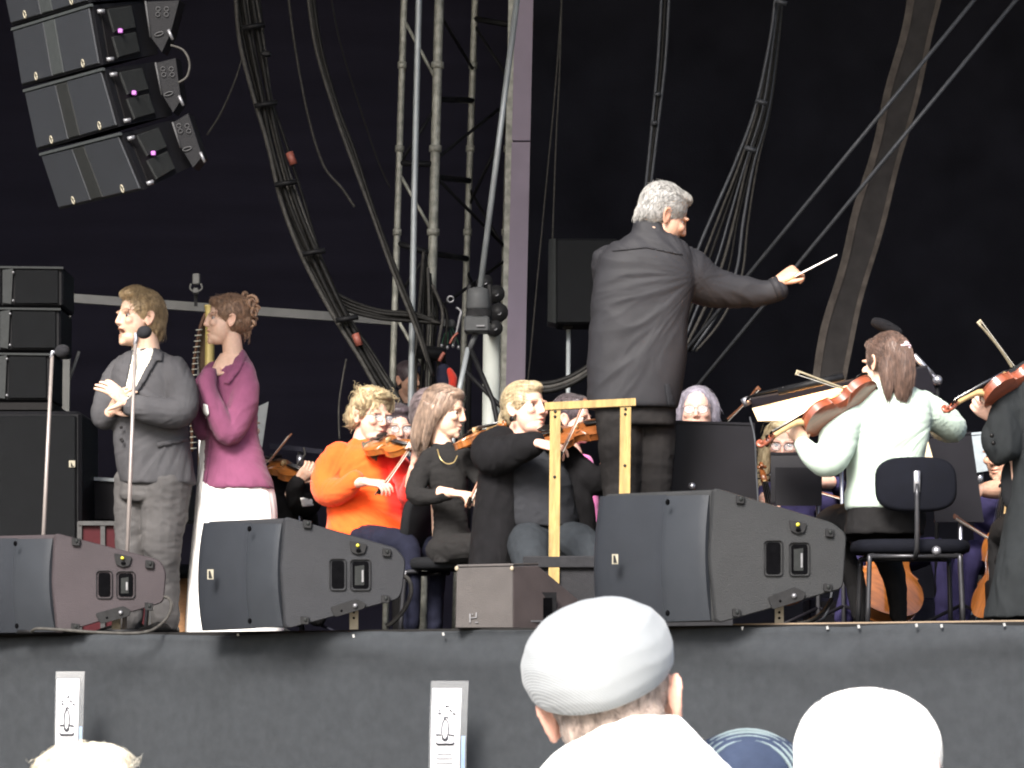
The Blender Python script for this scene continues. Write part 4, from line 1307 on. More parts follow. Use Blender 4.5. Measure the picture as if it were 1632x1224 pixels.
def music_stand(q, Y, label, pole_px, lip=True, paper=None, m=M_STAND, pole_m=M_CHROME, dys=(0, 0, 0, 0), group='music stands of the orchestra'):
    """q: the four desk corners TL TR BR BL in photo pixels"""
    c = [P(*p, Y + d) for p, d in zip(q, dys)]
    mid = sum(c, Vector()) / 4
    t = thing('music_stand', label, 'music stand', (mid.x, Y, STAGE_Z), group)
    nr = (c[1] - c[0]).cross(c[3] - c[0]).normalized()
    if nr.y < 0: nr = -nr
    d = hobj('desk', prism(c, nr * .008, .001), m, t)
    if lip:
        hobj('lip', bar(c[3] + nr * .02, c[2] + nr * .02, .05, .012), m, d)
        hobj('top_edge', bar(c[0], c[1], .012, .012), m, d)
    bx = P(*pole_px[0], Y + .03); fx = P(pole_px[1], 900, Y + .03)
    foot = Vector((fx.x, fx.y, STAGE_Z + .02))
    obj('pole', tube([bx, foot], .011, n=10), pole_m, t)
    obj('clutch', tube([bx.lerp(foot, .02), bx.lerp(foot, .08)], .018, n=10), pole_m, t)
    for a in (90, 210, 330):
        obj('foot', tube([foot + Vector((0, 0, .10)), foot + Vector((.28 * math.cos(math.radians(a)), .28 * math.sin(math.radians(a)), -.012))], .009, n=8), m, t)
    return t, c, nr

def sheet(c, nr, m=M_PAPER, ins=.06, name='sheet_music', label=None, bend=.0, side=1):
    q = [lerp2(c, ins, ins), lerp2(c, 1 - ins, ins), lerp2(c, 1 - ins, 1 - ins), lerp2(c, ins, 1 - ins)]
    o = hobj(name, prism([p + nr * side * .014 for p in q], nr * side * .006), m)
    tag(o, label, 'sheet music')
    return o

# ------------------------------------------------------------------ the people
SK = skin('skin_fair', (.62, .41, .305))
SK2 = skin('skin_tan', (.40, .235, .165))
SK3 = skin('skin_pale_pink', (.56, .345, .27))
C_SUIT = cloth('grey_suit', (.054, .053, .057), var=.08, keep=True)
C_TROU = cloth('taupe_trousers', (.066, .063, .063), var=.08, keep=True)
C_SHIRT = cloth('cream_shirt', (.78, .74, .64), var=.04, bump=.15)
C_TIE = cloth('silver_cravat', (.55, .52, .42), var=.1)
C_MAG = cloth('magenta_blazer', (.175, .053, .105), var=.10)
C_WHITE = cloth('white_skirt', (.80, .78, .75), var=.03, bump=.15)
C_ORANGE = cloth('orange_cardigan', (.84, .155, .020), var=.10)
C_RED = cloth('red_lining', (.30, .02, .012), var=.10)
C_OLIVE = cloth('olive_blouse', (.075, .065, .045), var=.15, keep=True)
C_BLACK = cloth('black_cloth', (.022, .021, .022), var=.15)
C_BLACKG = cloth('charcoal_knit', (.024, .023, .026), var=.25, bump=.9, sheen=.3)
C_DRESS = cloth('charcoal_ribbed_dress', (.044, .042, .042), var=.12, bump=.6, stretch=(6, 6, .6))
C_GREYT = cloth('dark_grey_top', (.048, .050, .058), var=.1)
C_JEAN = cloth('slate_trousers', (.052, .060, .070), var=.12)
C_SILK = mat('black_silk_shirt', (.018, .0178, .0205), .62, var=.10, nscale=14, bump=.15, bscale=300, spec=.15, keep=True)
C_COND = cloth('black_trousers', (.034, .031, .031), var=.12)
C_WBL = cloth('white_blouse', (.37, .45, .39), var=.04, bump=.25)
C_NAVY = cloth('navy_cloth', (.020, .022, .045), var=.15)
C_COAT = cloth('black_tailcoat', (.030, .034, .037), var=.10)
C_PINK = cloth('pink_cloth', (.50, .12, .30), var=.1)
C_VIOLET = cloth('purple_lit_cloth', (.020, .017, .050), var=.2, keep=True)  # purple stage light tinted into this dark cloth
SHOE = mat('black_shoe', (.02, .02, .02), .3, var=.1)
METAL_DK = mat('dark_frame', (.03, .028, .03), .3, var=.1)
METAL_GD = mat('thin_gold', (.6, .45, .2), .3, metal=.8, var=.1)

def person(px, Y, label, group=None, z=None):
    p = P(px, 900, Y)
    return thing('person', label, 'person', (p.x, p.y, STAGE_Z if z is None else z), group)

def body(t, M, m, hands=(), core=None, legs=(), feet=(), vox=.0042, **hk):
    parts = [head_geo(M, vox=vox, **hk)]
    for h in hands:
        V, Fc, N = remesh(h, .0038, 3)
        parts.append((V, Fc, [Vector((1, .86, .82)) if noise.noise(v * 60) > .25 else Vector((1, 1, 1)) for v in V]))
    lower = list(legs) + list(feet)
    if core:
        q = Vector(hk['neck_to'])
        lower += [core, tube([q + Vector((0, 0, .02)), q - Vector((0, .0, .14))], .05, n=12)]
    if lower:
        V, Fc, N = remesh(join(*lower), .014, 2)
        parts.append((V, Fc))
    o = obj('body', mesh_tint('body', parts), m, t)
    return o

def garment(t, name, parts, m, vox=.0085, sm=4, amp=.0073, s=9, stretch=(1, 1, 1), seed=1, rid=.6, pivot=None):
    g = wrinkle(remesh(join(*parts), vox, sm), amp, s, stretch, seed, rid, pivot)
    o = obj(name, (g[0], g[1]), m, t)
    return o, (g[0], g[1])

def legs_down(px0, py0, px1, py1, Y, dy0=0, dy1=0, r0=24, r1=14):
    r0, r1 = r0 * .6, r1 * .7
    return limb([(px0, py0, dy0, r0), ((px0 + px1) / 2, (py0 + py1) / 2, (dy0 + dy1) / 2, (r0 + r1) / 2), (px1, py1, dy1, r1)], Y)

def shoe(t, px, Y, dy, d, m=SHOE):
    f = P(px, 900, Y + dy); f.z = STAGE_Z
    d = Vector((d[0], d[1], 0)).normalized()
    s = Vector((-d.y, d.x, 0))
    rs = []
    for a, wv, hh in ((-.08, .030, .05), (-.05, .040, .075), (.02, .040, .075), (.08, .044, .055), (.14, .042, .038), (.18, .025, .022)):
        rs.append([f + d * a + s * (wv * math.cos(k * PI / 6)) + Vector((0, 0, max(.002, hh * .5 + hh * .55 * math.sin(k * PI / 6)))) for k in range(12)])
    return obj('shoe', rings(rs), m, t)

# ---- 1 the male singer
Y = 18.35
t = person(245, Y, 'male singer in a dark grey suit with swept back hair, hands clasped at his chest')
M = head_matrix(221, 507, Y, 86, -58, 3, -2)
hA = hand_geo(P(203, 642, Y - .24), P(180, 622, Y - .27), (-.2, -.75, .7), side=1, curl=(.15, .28, .35, .40), spread=.28, sc=1.12, thumb=(.35, .85, .1), arm=P(232, 646, Y - .16), tcurl=.1)
hB = hand_geo(P(177, 655, Y - .15), P(196, 632, Y - .20), (-.6, -.75, -.1), side=-1, curl=(.3, .4, .5, .55), spread=.25, sc=1.08, thumb=(.4, .8, -.1), arm=P(171, 664, Y - .09))
core = torso([(575, 215, 255, .02, .05), (600, 195, 290, .02, .07), (700, 195, 292, .02, .08), (775, 200, 290, .02, .08)], Y)
lg = [legs_down(262, 770, 262, 1000, Y, 0, 0), legs_down(212, 770, 206, 1000, Y, .08, .08)]
body(t, M, SK, [hA, hB], core, lg, neck_to=P(234, 578, Y + .03), neck_r=.062, mouth=.62, beard=.55, jaw=1.08, brow=(.35, .25, .18), full=.6)
eyes(t, M, (.0, .05))
shp = scalp(.004, .016, .02) + [ell((0, -.048, .100), (.060, .045, .028)), ell((0, -.02, .115), (.062, .06, .022)), ell((.062, .02, .035), (.024, .050, .050)), ell((-.062, .02, .035), (.024, .050, .050)),
                                ell((0, .085, -.035), (.058, .034, .055)), ell((0, .098, .02), (.06, .032, .055))]
HM = hairmat('hair_golden_brown', (.16, .105, .055), (.40, .285, .15))
hair(t, M, shp, HM, back_flow, n=700, L=.12, seed=3, clump=60, amp=.0060, wav=.12, r=.0013)
obj('shirt_collar', rings([[(P((x0 + x1) / 2, 560, Y).x + (x1 - x0) * .5 * Y / F * math.cos(k * PI / 14), Y + .02 + hd * math.sin(k * PI / 14), P(816, yy, Y).z) for k in range(28)] for yy, x0, x1, hd in ((572, 205, 256, .078), (547, 211, 252, .064), (546, 214, 250, .060), (568, 210, 252, .066))]), C_SHIRT, t)
tor = torso([(556, 222, 256, .04, .06), (560, 206, 258, .03, .085), (568, 193, 274, .02, .115), (585, 182, 288, .01, .135), (615, 178, 297, .0, .145), (660, 180, 300, .0, .150), (700, 181, 301, .0, .150), (735, 185, 306, .01, .155), (764, 190, 311, .02, .16), (772, 196, 310, .02, .155)], Y)
near = limb([(276, 590, -.05, 24), (290, 625, -.10, 26), (287, 656, -.17, 25), (250, 656, -.22, 22.5), (212, 647, -.22, 18)], Y)
far = limb([(196, 585, .10, 20), (174, 625, .08, 22), (165, 655, .02, 20), (168, 668, -.05, 18), (174, 662, -.10, 14)], Y)
jo, jg = garment(t, 'suit_jacket', [tor, near, far], C_SUIT, amp=.0095, s=5.2, seed=2, pivot=P(300, 664, Y - .16))
# shirt, cravat, lapels, pocket flap
obj('shirt', slab([(213, 556), (226, 560), (247, 548), (241, 572), (226, 600), (209, 632), (197, 640), (200, 615), (207, 585)], jg, Y, .005, .003, 3), C_SHIRT, t)
obj('cravat', slab([(214, 562), (221, 566), (219, 580), (212, 612), (206, 632), (203, 625), (208, 595)], jg, Y, .008, .009, 3), C_TIE, t)
la = obj('lapel', slab([(249, 547), (262, 560), (258, 575), (250, 574), (232, 606), (212, 636), (210, 630), (226, 598), (241, 570)], jg, Y, .006, .010, 3), C_SUIT, jo)
la = obj('lapel', slab([(206, 558), (212, 562), (206, 590), (199, 620), (196, 636), (190, 620), (190, 590), (196, 570)], jg, Y, .006, .008, 3), C_SUIT, jo)
obj('pocket_flap', slab([(249, 706), (300, 696), (301, 703), (251, 713)], jg, Y, .005, .006, 3), C_SUIT, jo)
for x, y in ((193, 681), (193, 700), (195, 703)):
    obj('button', ell(P(x, y, Y - .16), (.009, .005, .009), nu=8, nv=6), METAL_DK, jo)
garment(t, 'trousers', [limb([(262, 765, .0, 44), (262, 815, .0, 38), (258, 870, -.02, 31), (262, 930, .02, 24), (264, 990, .03, 22)], Y), limb([(218, 765, .08, 36), (213, 820, .08, 31), (210, 880, .08, 26), (206, 990, .08, 21)], Y), torso([(755, 195, 302, .02, .13), (790, 192, 303, .02, .13), (800, 200, 296, .02, .11)], Y)], C_TROU, amp=.0095, s=8, stretch=(1, 1, 1.8), seed=5)
shoe(t, 262, Y, .0, (-.7, -.7)); shoe(t, 206, Y, .08, (-1, -.2))

# ---- 2 the female singer
Y = 18.55
t = person(370, Y, 'female singer in a magenta jacket over a white dress, brown hair pinned up')
M = head_matrix(361, 510, Y, 78, -78, 3, 0)
hA = hand_geo(P(337, 596, Y - .12), P(348, 588, Y - .05), (-.3, -.6, .6), side=-1, curl=(.2, .25, .3, .35), spread=.10, sc=.90, thumb=(.6, .6, -.2), arm=P(331, 604, Y - .13), arm_r=.022)
core = torso([(562, 352, 388, .02, .05), (574, 344, 394, .02, .075), (588, 338, 400, .01, .095), (610, 337, 402, .01, .10), (700, 335, 405, .02, .07), (775, 335, 410, .02, .08)], Y)
body(t, M, SK, [hA], core, [legs_down(350, 775, 340, 1005, Y, -.05, 0, 24, 15), legs_down(400, 775, 400, 1005, Y, .05, .05, 24, 15)], neck_to=P(372, 586, Y + .03), neck_r=.050, mouth=.22, female=True, jaw=.92, brow=(.40, .28, .22))
eyes(t, M, (0, .06))
HB = hairmat('hair_chestnut', (.085, .045, .028), (.29, .17, .10))
shp = scalp(.0, .012, .012) + [ell((0, -.040, .085), (.062, .05, .030)), ell((0, .075, .075), (.055, .045, .045)), ell((0, .09, .0), (.055, .038, .06)), ell((.058, .02, .03), (.025, .05, .045)), ell((-.058, .02, .03), (.025, .05, .045))]
def bun_flow(v): return (Vector((0, .12, .085)) - v)
hair(t, M, shp, HB, bun_flow, n=420, L=.08, seed=5, clump=65, amp=.0053)
# pinned curls: coils of hair at the back of the crown
rnd = random.Random(4)
cg = []
for (cx, cy, cz, rr, ax) in ((.0, .118, .100, .030, 0), (-.030, .110, .080, .024, 1), (.030, .110, .082, .024, 2), (0, .135, .062, .024, 1), (-.028, .125, .040, .022, 0), (.028, .125, .040, .022, 2), (0, .128, .010, .022, 1), (-.02, .085, .122, .022, 2), (.022, .120, -.015, .018, 0), (-.022, .118, -.02, .018, 1)):
    pts = []
    R_ = Matrix.Rotation(.6 * ax - .5, 4, 'Z') @ Matrix.Rotation(.4 * ax, 4, 'X')
    for k in range(16):
        a = k * .62
        q = R_ @ Vector((.008 * math.sin(a * .5), rr * (1 - k * .035) * math.cos(a), rr * (1 - k * .035) * math.sin(a)))
        pts.append((cx + q.x, cy + q.y, cz + q.z))
    cg.append(tube(pts, [.0095 - .0003 * k for k in range(16)], n=8, m=2, dome=True))
obj('pinned_curls', xf(join(*cg), M), HB, t)
wisp = []
for k in range(26):
    a = Vector((rnd.uniform(-.04, .04), rnd.uniform(.07, .11), rnd.uniform(-.05, .0)))
    wisp.append(tube([a, a + Vector((rnd.uniform(-.01, .01), .012, -.022)), a + Vector((rnd.uniform(-.015, .015), .006 + rnd.uniform(-.01, .014), -.05 - rnd.uniform(0, .02)))], [.0016, .0014, .0006], n=4, m=4))
obj('loose_strands', xf(join(*wisp), M), HB, t)
tor = torso([(556, 372, 389, .05, .045), (566, 368, 395, .05, .075), (580, 354, 403, .03, .10), (605, 335, 409, .0, .115), (640, 330, 410, .0, .11), (675, 330, 410, .0, .105), (700, 327, 413, .0, .11), (740, 324, 425, .0, .14), (768, 322, 434, .0, .16), (779, 324, 437, .0, .16)], Y)
near = limb([(388, 592, -.04, 18), (391, 625, -.08, 22), (380, 665, -.12, 22), (364, 692, -.17, 19), (345, 660, -.18, 18), (330, 622, -.16, 17), (333, 600, -.14, 13)], Y, n=18)
far = limb([(340, 590, .08, 15), (320, 625, .05, 15), (316, 665, .0, 14), (322, 690, -.02, 12)], Y)
jo, jg = garment(t, 'blazer', [tor, near, far], C_MAG, amp=.0085, s=5.0, seed=7, vox=.0075, pivot=P(358, 702, Y - .16))
obj('lapel', slab([(386, 556), (394, 566), (382, 590), (366, 612), (356, 610), (370, 585)], jg, Y, .006, .008, 3), C_MAG, jo)
obj('jacket_edge', slab([(332, 700), (337, 700), (333, 740), (327, 776), (322, 774), (326, 740)], jg, Y, .004, .004, 3), C_MAG, jo)
obj('white_top', slab([(324, 642), (331, 646), (333, 660), (328, 668), (323, 655)], jg, Y, .003, .010, 3), C_WHITE, t)
obj('cuff', tube([P(334, 602, Y - .14), P(333, 590, Y - .13)], .040, n=16), C_MAG, jo)
garment(t, 'white_dress', [torso([(690, 322, 400, .02, .08), (740, 316, 420, .02, .12), (790, 312, 438, .02, .17), (850, 308, 442, .02, .19), (930, 300, 446, .02, .20), (1012, 294, 452, .02, .21)], Y)], C_WHITE, amp=.0121, s=6, stretch=(1.6, 1.6, .25), seed=9, rid=.3, vox=.010)

# ---- 3 the violinist in orange
def seated_legs(*a):
    return [], []

Y = 18.6
t = person(585, Y, 'violinist in an orange-red jumper painted brighter on its lit side, curly blonde hair and glasses', 'orchestra players')
M = head_matrix(592, 664, Y, 80, 42, -8, 3)
hA = hand_geo(P(584, 768, Y - .34), P(604, 771, Y - .38), (.1, -.5, .85), side=1, curl=(.45, .55, .6, .65), spread=.12, sc=1.0, thumb=(.55, .5, -.6), arm=P(562, 770, Y - .26), arm_r=.024)
hB = hand_geo(P(660, 742, Y - .44), P(662, 722, Y - .46), (.8, .5, .1), side=1, curl=(.7, .8, .85, .9), sc=.95, arm=P(655, 775, Y - .36))
core = torso([(715, 565, 620, .02, .06), (760, 545, 625, .02, .08), (850, 545, 635, .02, .09)], Y)
body(t, M, SK3, [hA, hB], core, [seated_legs(560, 855, 610, 850, -.35, Y, 22, 18, 615, -.4), seated_legs(600, 855, 665, 862, -.2, Y, 22, 18, 668, -.3)], neck_to=P(578, 718, Y + .02), neck_r=.055, female=True, full=.5, brow=(.55, .42, .32))
eyes(t, M, (.2, -.15))
spectacles(t, M, METAL_DK)
HC = hairmat('hair_ash_blonde', (.24, .175, .095), (.50, .40, .235))
shp = scalp(.0, .022, -.01) + [ell((.058, -.005, .065), (.040, .055, .050)), ell((-.058, -.005, .065), (.040, .055, .050)), ell((0, -.045, .105), (.066, .045, .030)), ell((0, .02, .118), (.075, .07, .028)), ell((0, .085, .0), (.065, .040, .062)), ell((.06, .055, .0), (.035, .045, .055)), ell((-.06, .055, .0), (.035, .045, .055))]
hair(t, M, shp, HC, lambda v: down_flow(v) + Vector((.5 * math.sin(v.z * 60 + v.y * 50), .5 * math.sin(v.x * 70), 0)), n=650, L=.085, seed=8, clump=44, amp=.0107, wav=.5, r=.0013, lift=.002, curl=.95)
tor = torso([(700, 563, 606, .02, .06), (710, 552, 618, .02, .09), (724, 536, 634, .0, .12), (750, 524, 644, .0, .14), (790, 520, 648, .0, .15), (825, 522, 651, -.01, .16), (850, 520, 655, -.02, .17), (858, 530, 650, -.02, .16)], Y)
near = limb([(540, 726, -.02, 22), (524, 752, -.06, 25), (522, 782, -.12, 25), (545, 781, -.21, 19), (566, 764, -.27, 14)], Y)
far = limb([(618, 722, -.03, 19), (645, 760, -.14, 18), (652, 788, -.26, 17), (658, 765, -.36, 13)], Y)
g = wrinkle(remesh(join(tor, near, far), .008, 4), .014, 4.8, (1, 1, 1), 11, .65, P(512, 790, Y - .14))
def shade_tint(v):
    """painted light on the knit: lit side stays orange, shaded rest turns red"""
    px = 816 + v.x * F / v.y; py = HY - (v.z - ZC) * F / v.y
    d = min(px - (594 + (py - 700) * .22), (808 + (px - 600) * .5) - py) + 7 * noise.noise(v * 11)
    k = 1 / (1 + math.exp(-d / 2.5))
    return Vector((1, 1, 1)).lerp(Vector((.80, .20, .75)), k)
C_ORANGE_T = cloth('painted_light_knit', (.78, .090, .014), var=.10, tint=True)  # lit orange side and redder shaded side are painted into the knit
obj('jumper', mesh_tint('jumper', [(g[0], g[1], [shade_tint(v) for v in g[0]])]), C_ORANGE_T, t)
obj('blouse_front', slab([(575, 704), (603, 700), (606, 716), (600, 736), (590, 728), (578, 716)], g, Y, .004, .003, 3), C_OLIVE, t)
garment(t, 'trousers', [limb([(560, 858, -.05, 24), (612, 862, -.30, 22), (650, 872, -.42, 18), (655, 930, -.44, 15), (656, 995, -.40, 13)], Y), limb([(600, 858, 0, 24), (660, 868, -.15, 21), (694, 884, -.28, 17), (694, 940, -.3, 14), (692, 998, -.3, 12)], Y)], C_NAVY, amp=.0073, seed=12)
violin(P(594, 708, Y - .10), P(684, 722, Y - .52), (-.1, -.62, .8), 'violin under the chin of the player in orange, top plate gleaming', varn=VARN_O)
bow(P(597, 788, Y - .40), P(674, 676, Y - .33), (.6, .3, -.3), 'bow held by the player in orange, tip pointing up to the right')

# ---- 3b the man with spectacles behind her
Y = 19.5
t = person(636, Y, 'player with dark hair and spectacles, half hidden behind the curly blonde violinist', 'orchestra players')
M = head_matrix(634, 683, Y, 74, 12, -6)
core = torso([(735, 612, 660, .02, .06), (760, 596, 672, .02, .10), (880, 600, 668, .02, .11)], Y)
body(t, M, SK3, [], core, [seated_legs(618, 870, 615, 870, -.4, Y, 20, 16, 615, -.4), seated_legs(655, 870, 658, 870, -.4, Y, 20, 16, 660, -.4)], neck_to=P(636, 742, Y + .03), vox=.005, brow=(.3, .25, .25))
eyes(t, M)
spectacles(t, M, METAL_DK)
HD = hairmat('hair_dark_brown', (.022, .015, .016), (.075, .055, .065))
hair(t, M, scalp(.0, .016, .0) + [ell((0, -.045, .095), (.062, .042, .028))], HD, back_flow, n=300, L=.07, seed=9, vox=.007)
garment(t, 'jacket', [core, torso([(728, 616, 656, .02, .07), (745, 596, 676, .02, .12), (890, 592, 680, .02, .14)], Y), limb([(598, 752, 0, 16), (590, 800, -.1, 16), (620, 820, -.25, 13)], Y), limb([(674, 752, 0, 16), (684, 800, -.1, 16), (660, 790, -.3, 13)], Y)], C_NAVY, vox=.011, seed=14)

# ---- 4 the violinist in the dark ribbed dress
Y = 18.05
t = person(715, Y, 'violinist in a tight charcoal dress with long straight auburn hair, in profile', 'orchestra players')
M = head_matrix(709, 656, Y, 80, 70, -8, 0)
hA = hand_geo(P(722, 786, Y - .30), P(744, 789, Y - .36), (.0, -.3, .95), side=1, curl=(.40, .55, .65, .7), spread=.12, sc=1.0, thumb=(.6, .4, -.6), arm=P(700, 784, Y - .24), arm_r=.023)
hB = hand_geo(P(790, 742, Y - .40), P(792, 722, Y - .42), (.8, .5, .1), side=1, curl=(.7, .8, .85, .9), sc=.92, arm=P(782, 775, Y - .3), arm_r=.023)
core = torso([(715, 690, 735, .02, .05), (760, 685, 742, .02, .06), (880, 690, 745, .02, .08)], Y)
body(t, M, SK, [hA, hB], core, [seated_legs(705, 872, 770, 868, -.30, Y, 22, 17, 772, -.32), seated_legs(725, 872, 790, 868, -.15, Y, 22, 17, 792, -.2)], neck_to=P(706, 712, Y + .02), neck_r=.048, female=True, jaw=.9, brow=(.35, .22, .18))
eyes(t, M, (.0, -.2))
HA = hairmat('hair_light_auburn', (.12, .078, .056), (.29, .20, .145))
shp = scalp(.0, .013, .01) + [ell((0, -.040, .088), (.062, .045, .030)), ell((.058, .01, .03), (.026, .055, .062)), ell((-.058, .01, .03), (.026, .055, .062)),
      ell((.074, .012, .0), (.017, .036, .045)), ell((-.074, .012, .0), (.017, .036, .045)), tube([(.045, .06, .03), (.050, .085, -.06), (.045, .100, -.15), (.03, .105, -.205)], [.048, .045, .036, .012], n=14, m=3), tube([(-.045, .06, .03), (-.050, .085, -.06), (-.045, .10, -.15), (-.03, .105, -.20)], [.048, .045, .036, .012], n=14, m=3),
      tube([(.070, .025, .01), (.074, .035, -.06), (.064, .050, -.13), (.055, .06, -.18)], [.022, .022, .018, .006], n=10, m=3), tube([(-.070, .025, .01), (-.074, .035, -.06), (-.064, .05, -.13), (-.055, .06, -.18)], [.022, .022, .018, .006], n=10, m=3)]
hair(t, M, shp, HA, lambda v: Vector((0, .35 if v.z > .03 else .1, -1.0 + (.75 if v.z > .09 else 0))), n=700, L=.15, seed=10, clump=110, amp=.0035, spread=.06, curl=.3)
tor = torso([(704, 692, 722, .02, .05), (716, 684, 734, .02, .075), (730, 676, 742, .01, .095), (760, 680, 746, .0, .105), (800, 688, 744, .0, .10), (835, 692, 746, .0, .105), (870, 688, 756, .0, .13), (898, 690, 760, -.02, .14)], Y)
near = limb([(686, 728, -.02, 15), (670, 758, -.06, 16), (662, 788, -.11, 15), (684, 792, -.18, 12.5), (716, 787, -.27, 10)], Y)
far = limb([(738, 726, -.02, 15), (772, 770, -.12, 14), (784, 784, -.24, 13), (789, 752, -.36, 10)], Y)
garment(t, 'dress', [tor, near, far, limb([(705, 878, -.02, 27), (760, 872, -.26, 22), (785, 874, -.36, 18)], Y), limb([(725, 878, .05, 27), (790, 872, -.1, 22), (805, 874, -.2, 18)], Y)], C_DRESS, amp=.0073, s=9, stretch=(1, 1, 2.6), seed=15, vox=.0075)
obj('necklace', tube([P(697, 716, Y - .08), P(702, 731, Y - .118), P(712, 739, Y - .123), P(723, 737, Y - .118), P(729, 726, Y - .10)], .0028, n=6, m=4), METAL_GD, t)
violin(P(741, 706, Y - .12), P(808, 678, Y - .60), (-.35, -.2, 1), 'reddish violin under the chin of the player in the charcoal dress', varn=VARN_O)
bow(P(741, 808, Y - .40), P(790, 690, Y - .34), (.7, .3, -.2), 'bow held low by the player in the charcoal dress')
chair(728, Y + .12, 893, 62, 'chair with a dark grey upright back under the player in the charcoal dress', back=(.15, .135, .20))

# ---- 4b hidden player behind her
Y = 18.9
t = person(690, Y, 'player with mauve grey hair almost hidden behind the auburn haired violinist', 'orchestra players')
M = head_matrix(690, 662, Y, 80, 60, -4)
core = torso([(725, 665, 715, .02, .06), (760, 655, 725, .02, .09), (880, 660, 720, .02, .10)], Y)
body(t, M, SK3, [], core, [seated_legs(680, 872, 720, 868, -.3, Y, 20, 16, 722, -.3)], neck_to=P(688, 725, Y + .02), female=True, vox=.005)
eyes(t, M)
HG = hairmat('hair_mauve_grey', (.075, .055, .058), (.18, .14, .145))
hair(t, M, scalp(.0, .017, .01) + [ell((0, -.035, .095), (.066, .05, .03)), ell((.058, .02, .0), (.03, .055, .06)), ell((-.058, .02, .0), (.03, .055, .06)), ell((0, .105, -.005), (.03, .026, .03))], HG, back_flow, n=350, L=.09, seed=12, vox=.007)
garment(t, 'blouse', [torso([(722, 668, 710, .02, .06), (742, 652, 728, .02, .11), (890, 652, 728, .02, .13)], Y), limb([(655, 752, 0, 15), (650, 800, -.1, 15), (690, 820, -.2, 12)], Y)], C_BLACK, vox=.011, seed=17)

# ---- 5 the blonde violinist in front
Y = 17.45
t = person(840, Y, 'blonde violinist in a charcoal cardigan with a black stud earring, looking up at the conductor', 'orchestra players')
M = head_matrix(838, 652, Y, 86, 48, 7, 2)
hA = hand_geo(P(858, 706, Y - .40), P(880, 712, Y - .44), (.1, -.55, .8), side=1, curl=(.45, .6, .7, .75), spread=.10, sc=1.06, thumb=(.55, .5, -.6), arm=P(838, 712, Y - .32), arm_r=.024)
hB = hand_geo(P(980, 712, Y + .02), P(984, 692, Y + .0), (.8, .5, .1), side=1, curl=(.7, .8, .85, .9), sc=1.0, arm=P(965, 745, Y + .04))
core = torso([(715, 815, 880, .02, .06), (760, 805, 895, .02, .09), (850, 810, 905, .02, .11)], Y)
body(t, M, SK3, [hA, hB], core, [seated_legs(840, 862, 850, 880, -.38, Y, 26, 22, 852, -.42), seated_legs(890, 862, 938, 885, -.3, Y, 26, 22, 940, -.34)], neck_to=P(830, 716, Y + .02), neck_r=.058, female=True, full=.8, brow=(.6, .48, .36), mouth=.05)
eyes(t, M, (.15, .25))
HL = hairmat('hair_pale_blonde', (.24, .18, .10), (.50, .41, .26))
shp = scalp(.0, .012, .012) + [ell((0, -.042, .088), (.062, .048, .030)), ell((.060, .005, .032), (.024, .055, .050)), ell((-.060, .005, .032), (.024, .055, .050)), ell((0, .100, .01), (.045, .030, .045)),
      tube([(0, .105, .02), (0, .130, -.02), (0, .128, -.08), (.0, .112, -.13)], [.022, .028, .026, .010], n=12, m=3)]
hair(t, M, shp, HL, lambda v: (Vector((-v.x * 1.5, 1.0, -.35 + (.6 if v.y < -.02 else 0))) if v.y < .10 else Vector((0, .1, -1))), n=650, L=.11, seed=14, clump=110, amp=.0035, spread=.08, curl=.3)
for sx in (-1, 1):
    obj('earring', xf(ell((sx * .092, .006, -.052), (.007, .014, .014), nu=12, nv=8), M), EBONY, t)
top_ = torso([(708, 812, 862, .0, .08), (722, 800, 888, -.01, .12), (750, 796, 905, -.01, .15), (790, 800, 915, -.01, .16), (825, 800, 922, -.01, .17), (840, 806, 921, -.01, .17)], Y)
go, gg = garment(t, 'grey_top', [top_], C_GREYT, amp=.0096, s=8, stretch=(1, 1, 1.4), seed=20)
near = limb([(800, 702, -.02, 24), (782, 716, -.10, 31), (790, 727, -.19, 31), (826, 716, -.28, 25), (851, 708, -.35, 19)], Y, n=20)
far = limb([(902, 728, .04, 22), (938, 762, .0, 23), (960, 765, .04, 21), (976, 735, .02, 15)], Y)
cardL = torso([(697, 798, 836, .04, .08), (712, 778, 836, .03, .14), (740, 766, 833, .02, .18), (790, 758, 832, .01, .19), (850, 752, 828, .0, .20), (900, 747, 822, .0, .21), (912, 750, 820, .0, .20)], Y)
cardR = torso([(716, 878, 905, .08, .08), (750, 892, 925, .07, .12), (800, 908, 945, .07, .13), (860, 912, 950, .07, .14), (890, 915, 950, .07, .14)], Y)
back_ = torso([(700, 806, 870, .06, .06), (730, 785, 910, .08, .09), (860, 780, 930, .09, .10)], Y)
garment(t, 'cardigan', [near, far, cardL, cardR, back_], C_BLACKG, amp=.0113, s=7, stretch=(1.4, 1.4, .6), seed=21, rid=.4)
garment(t, 'trousers', [limb([(842, 862, -.03, 34), (845, 875, -.26, 34), (848, 905, -.42, 27), (850, 955, -.44, 20), (850, 1000, -.40, 15)], Y), limb([(890, 858, .0, 32), (925, 868, -.22, 31), (940, 895, -.34, 26), (942, 950, -.36, 19), (942, 1000, -.32, 14)], Y),
                        torso([(840, 806, 918, .0, .15), (880, 808, 920, .0, .16)], Y)], C_JEAN, amp=.0096, s=7, seed=22)
violin(P(862, 704, Y - .12), P(1036, 664, Y + .02), (.1, -.45, .9), 'violin of the blonde player, partly behind the rail and the conductor', varn=VARN)
bow(P(884, 734, Y - .47), P(930, 636, Y - .42), (.8, .2, -.1), 'bow of the blonde player, tip rising behind the yellow rail')
chair(858, Y + .10, 905, 60, 'chair under the blonde violinist, its steel legs beside the wedge speaker', tb=M_CHROME, back=(.18, .14, .30))

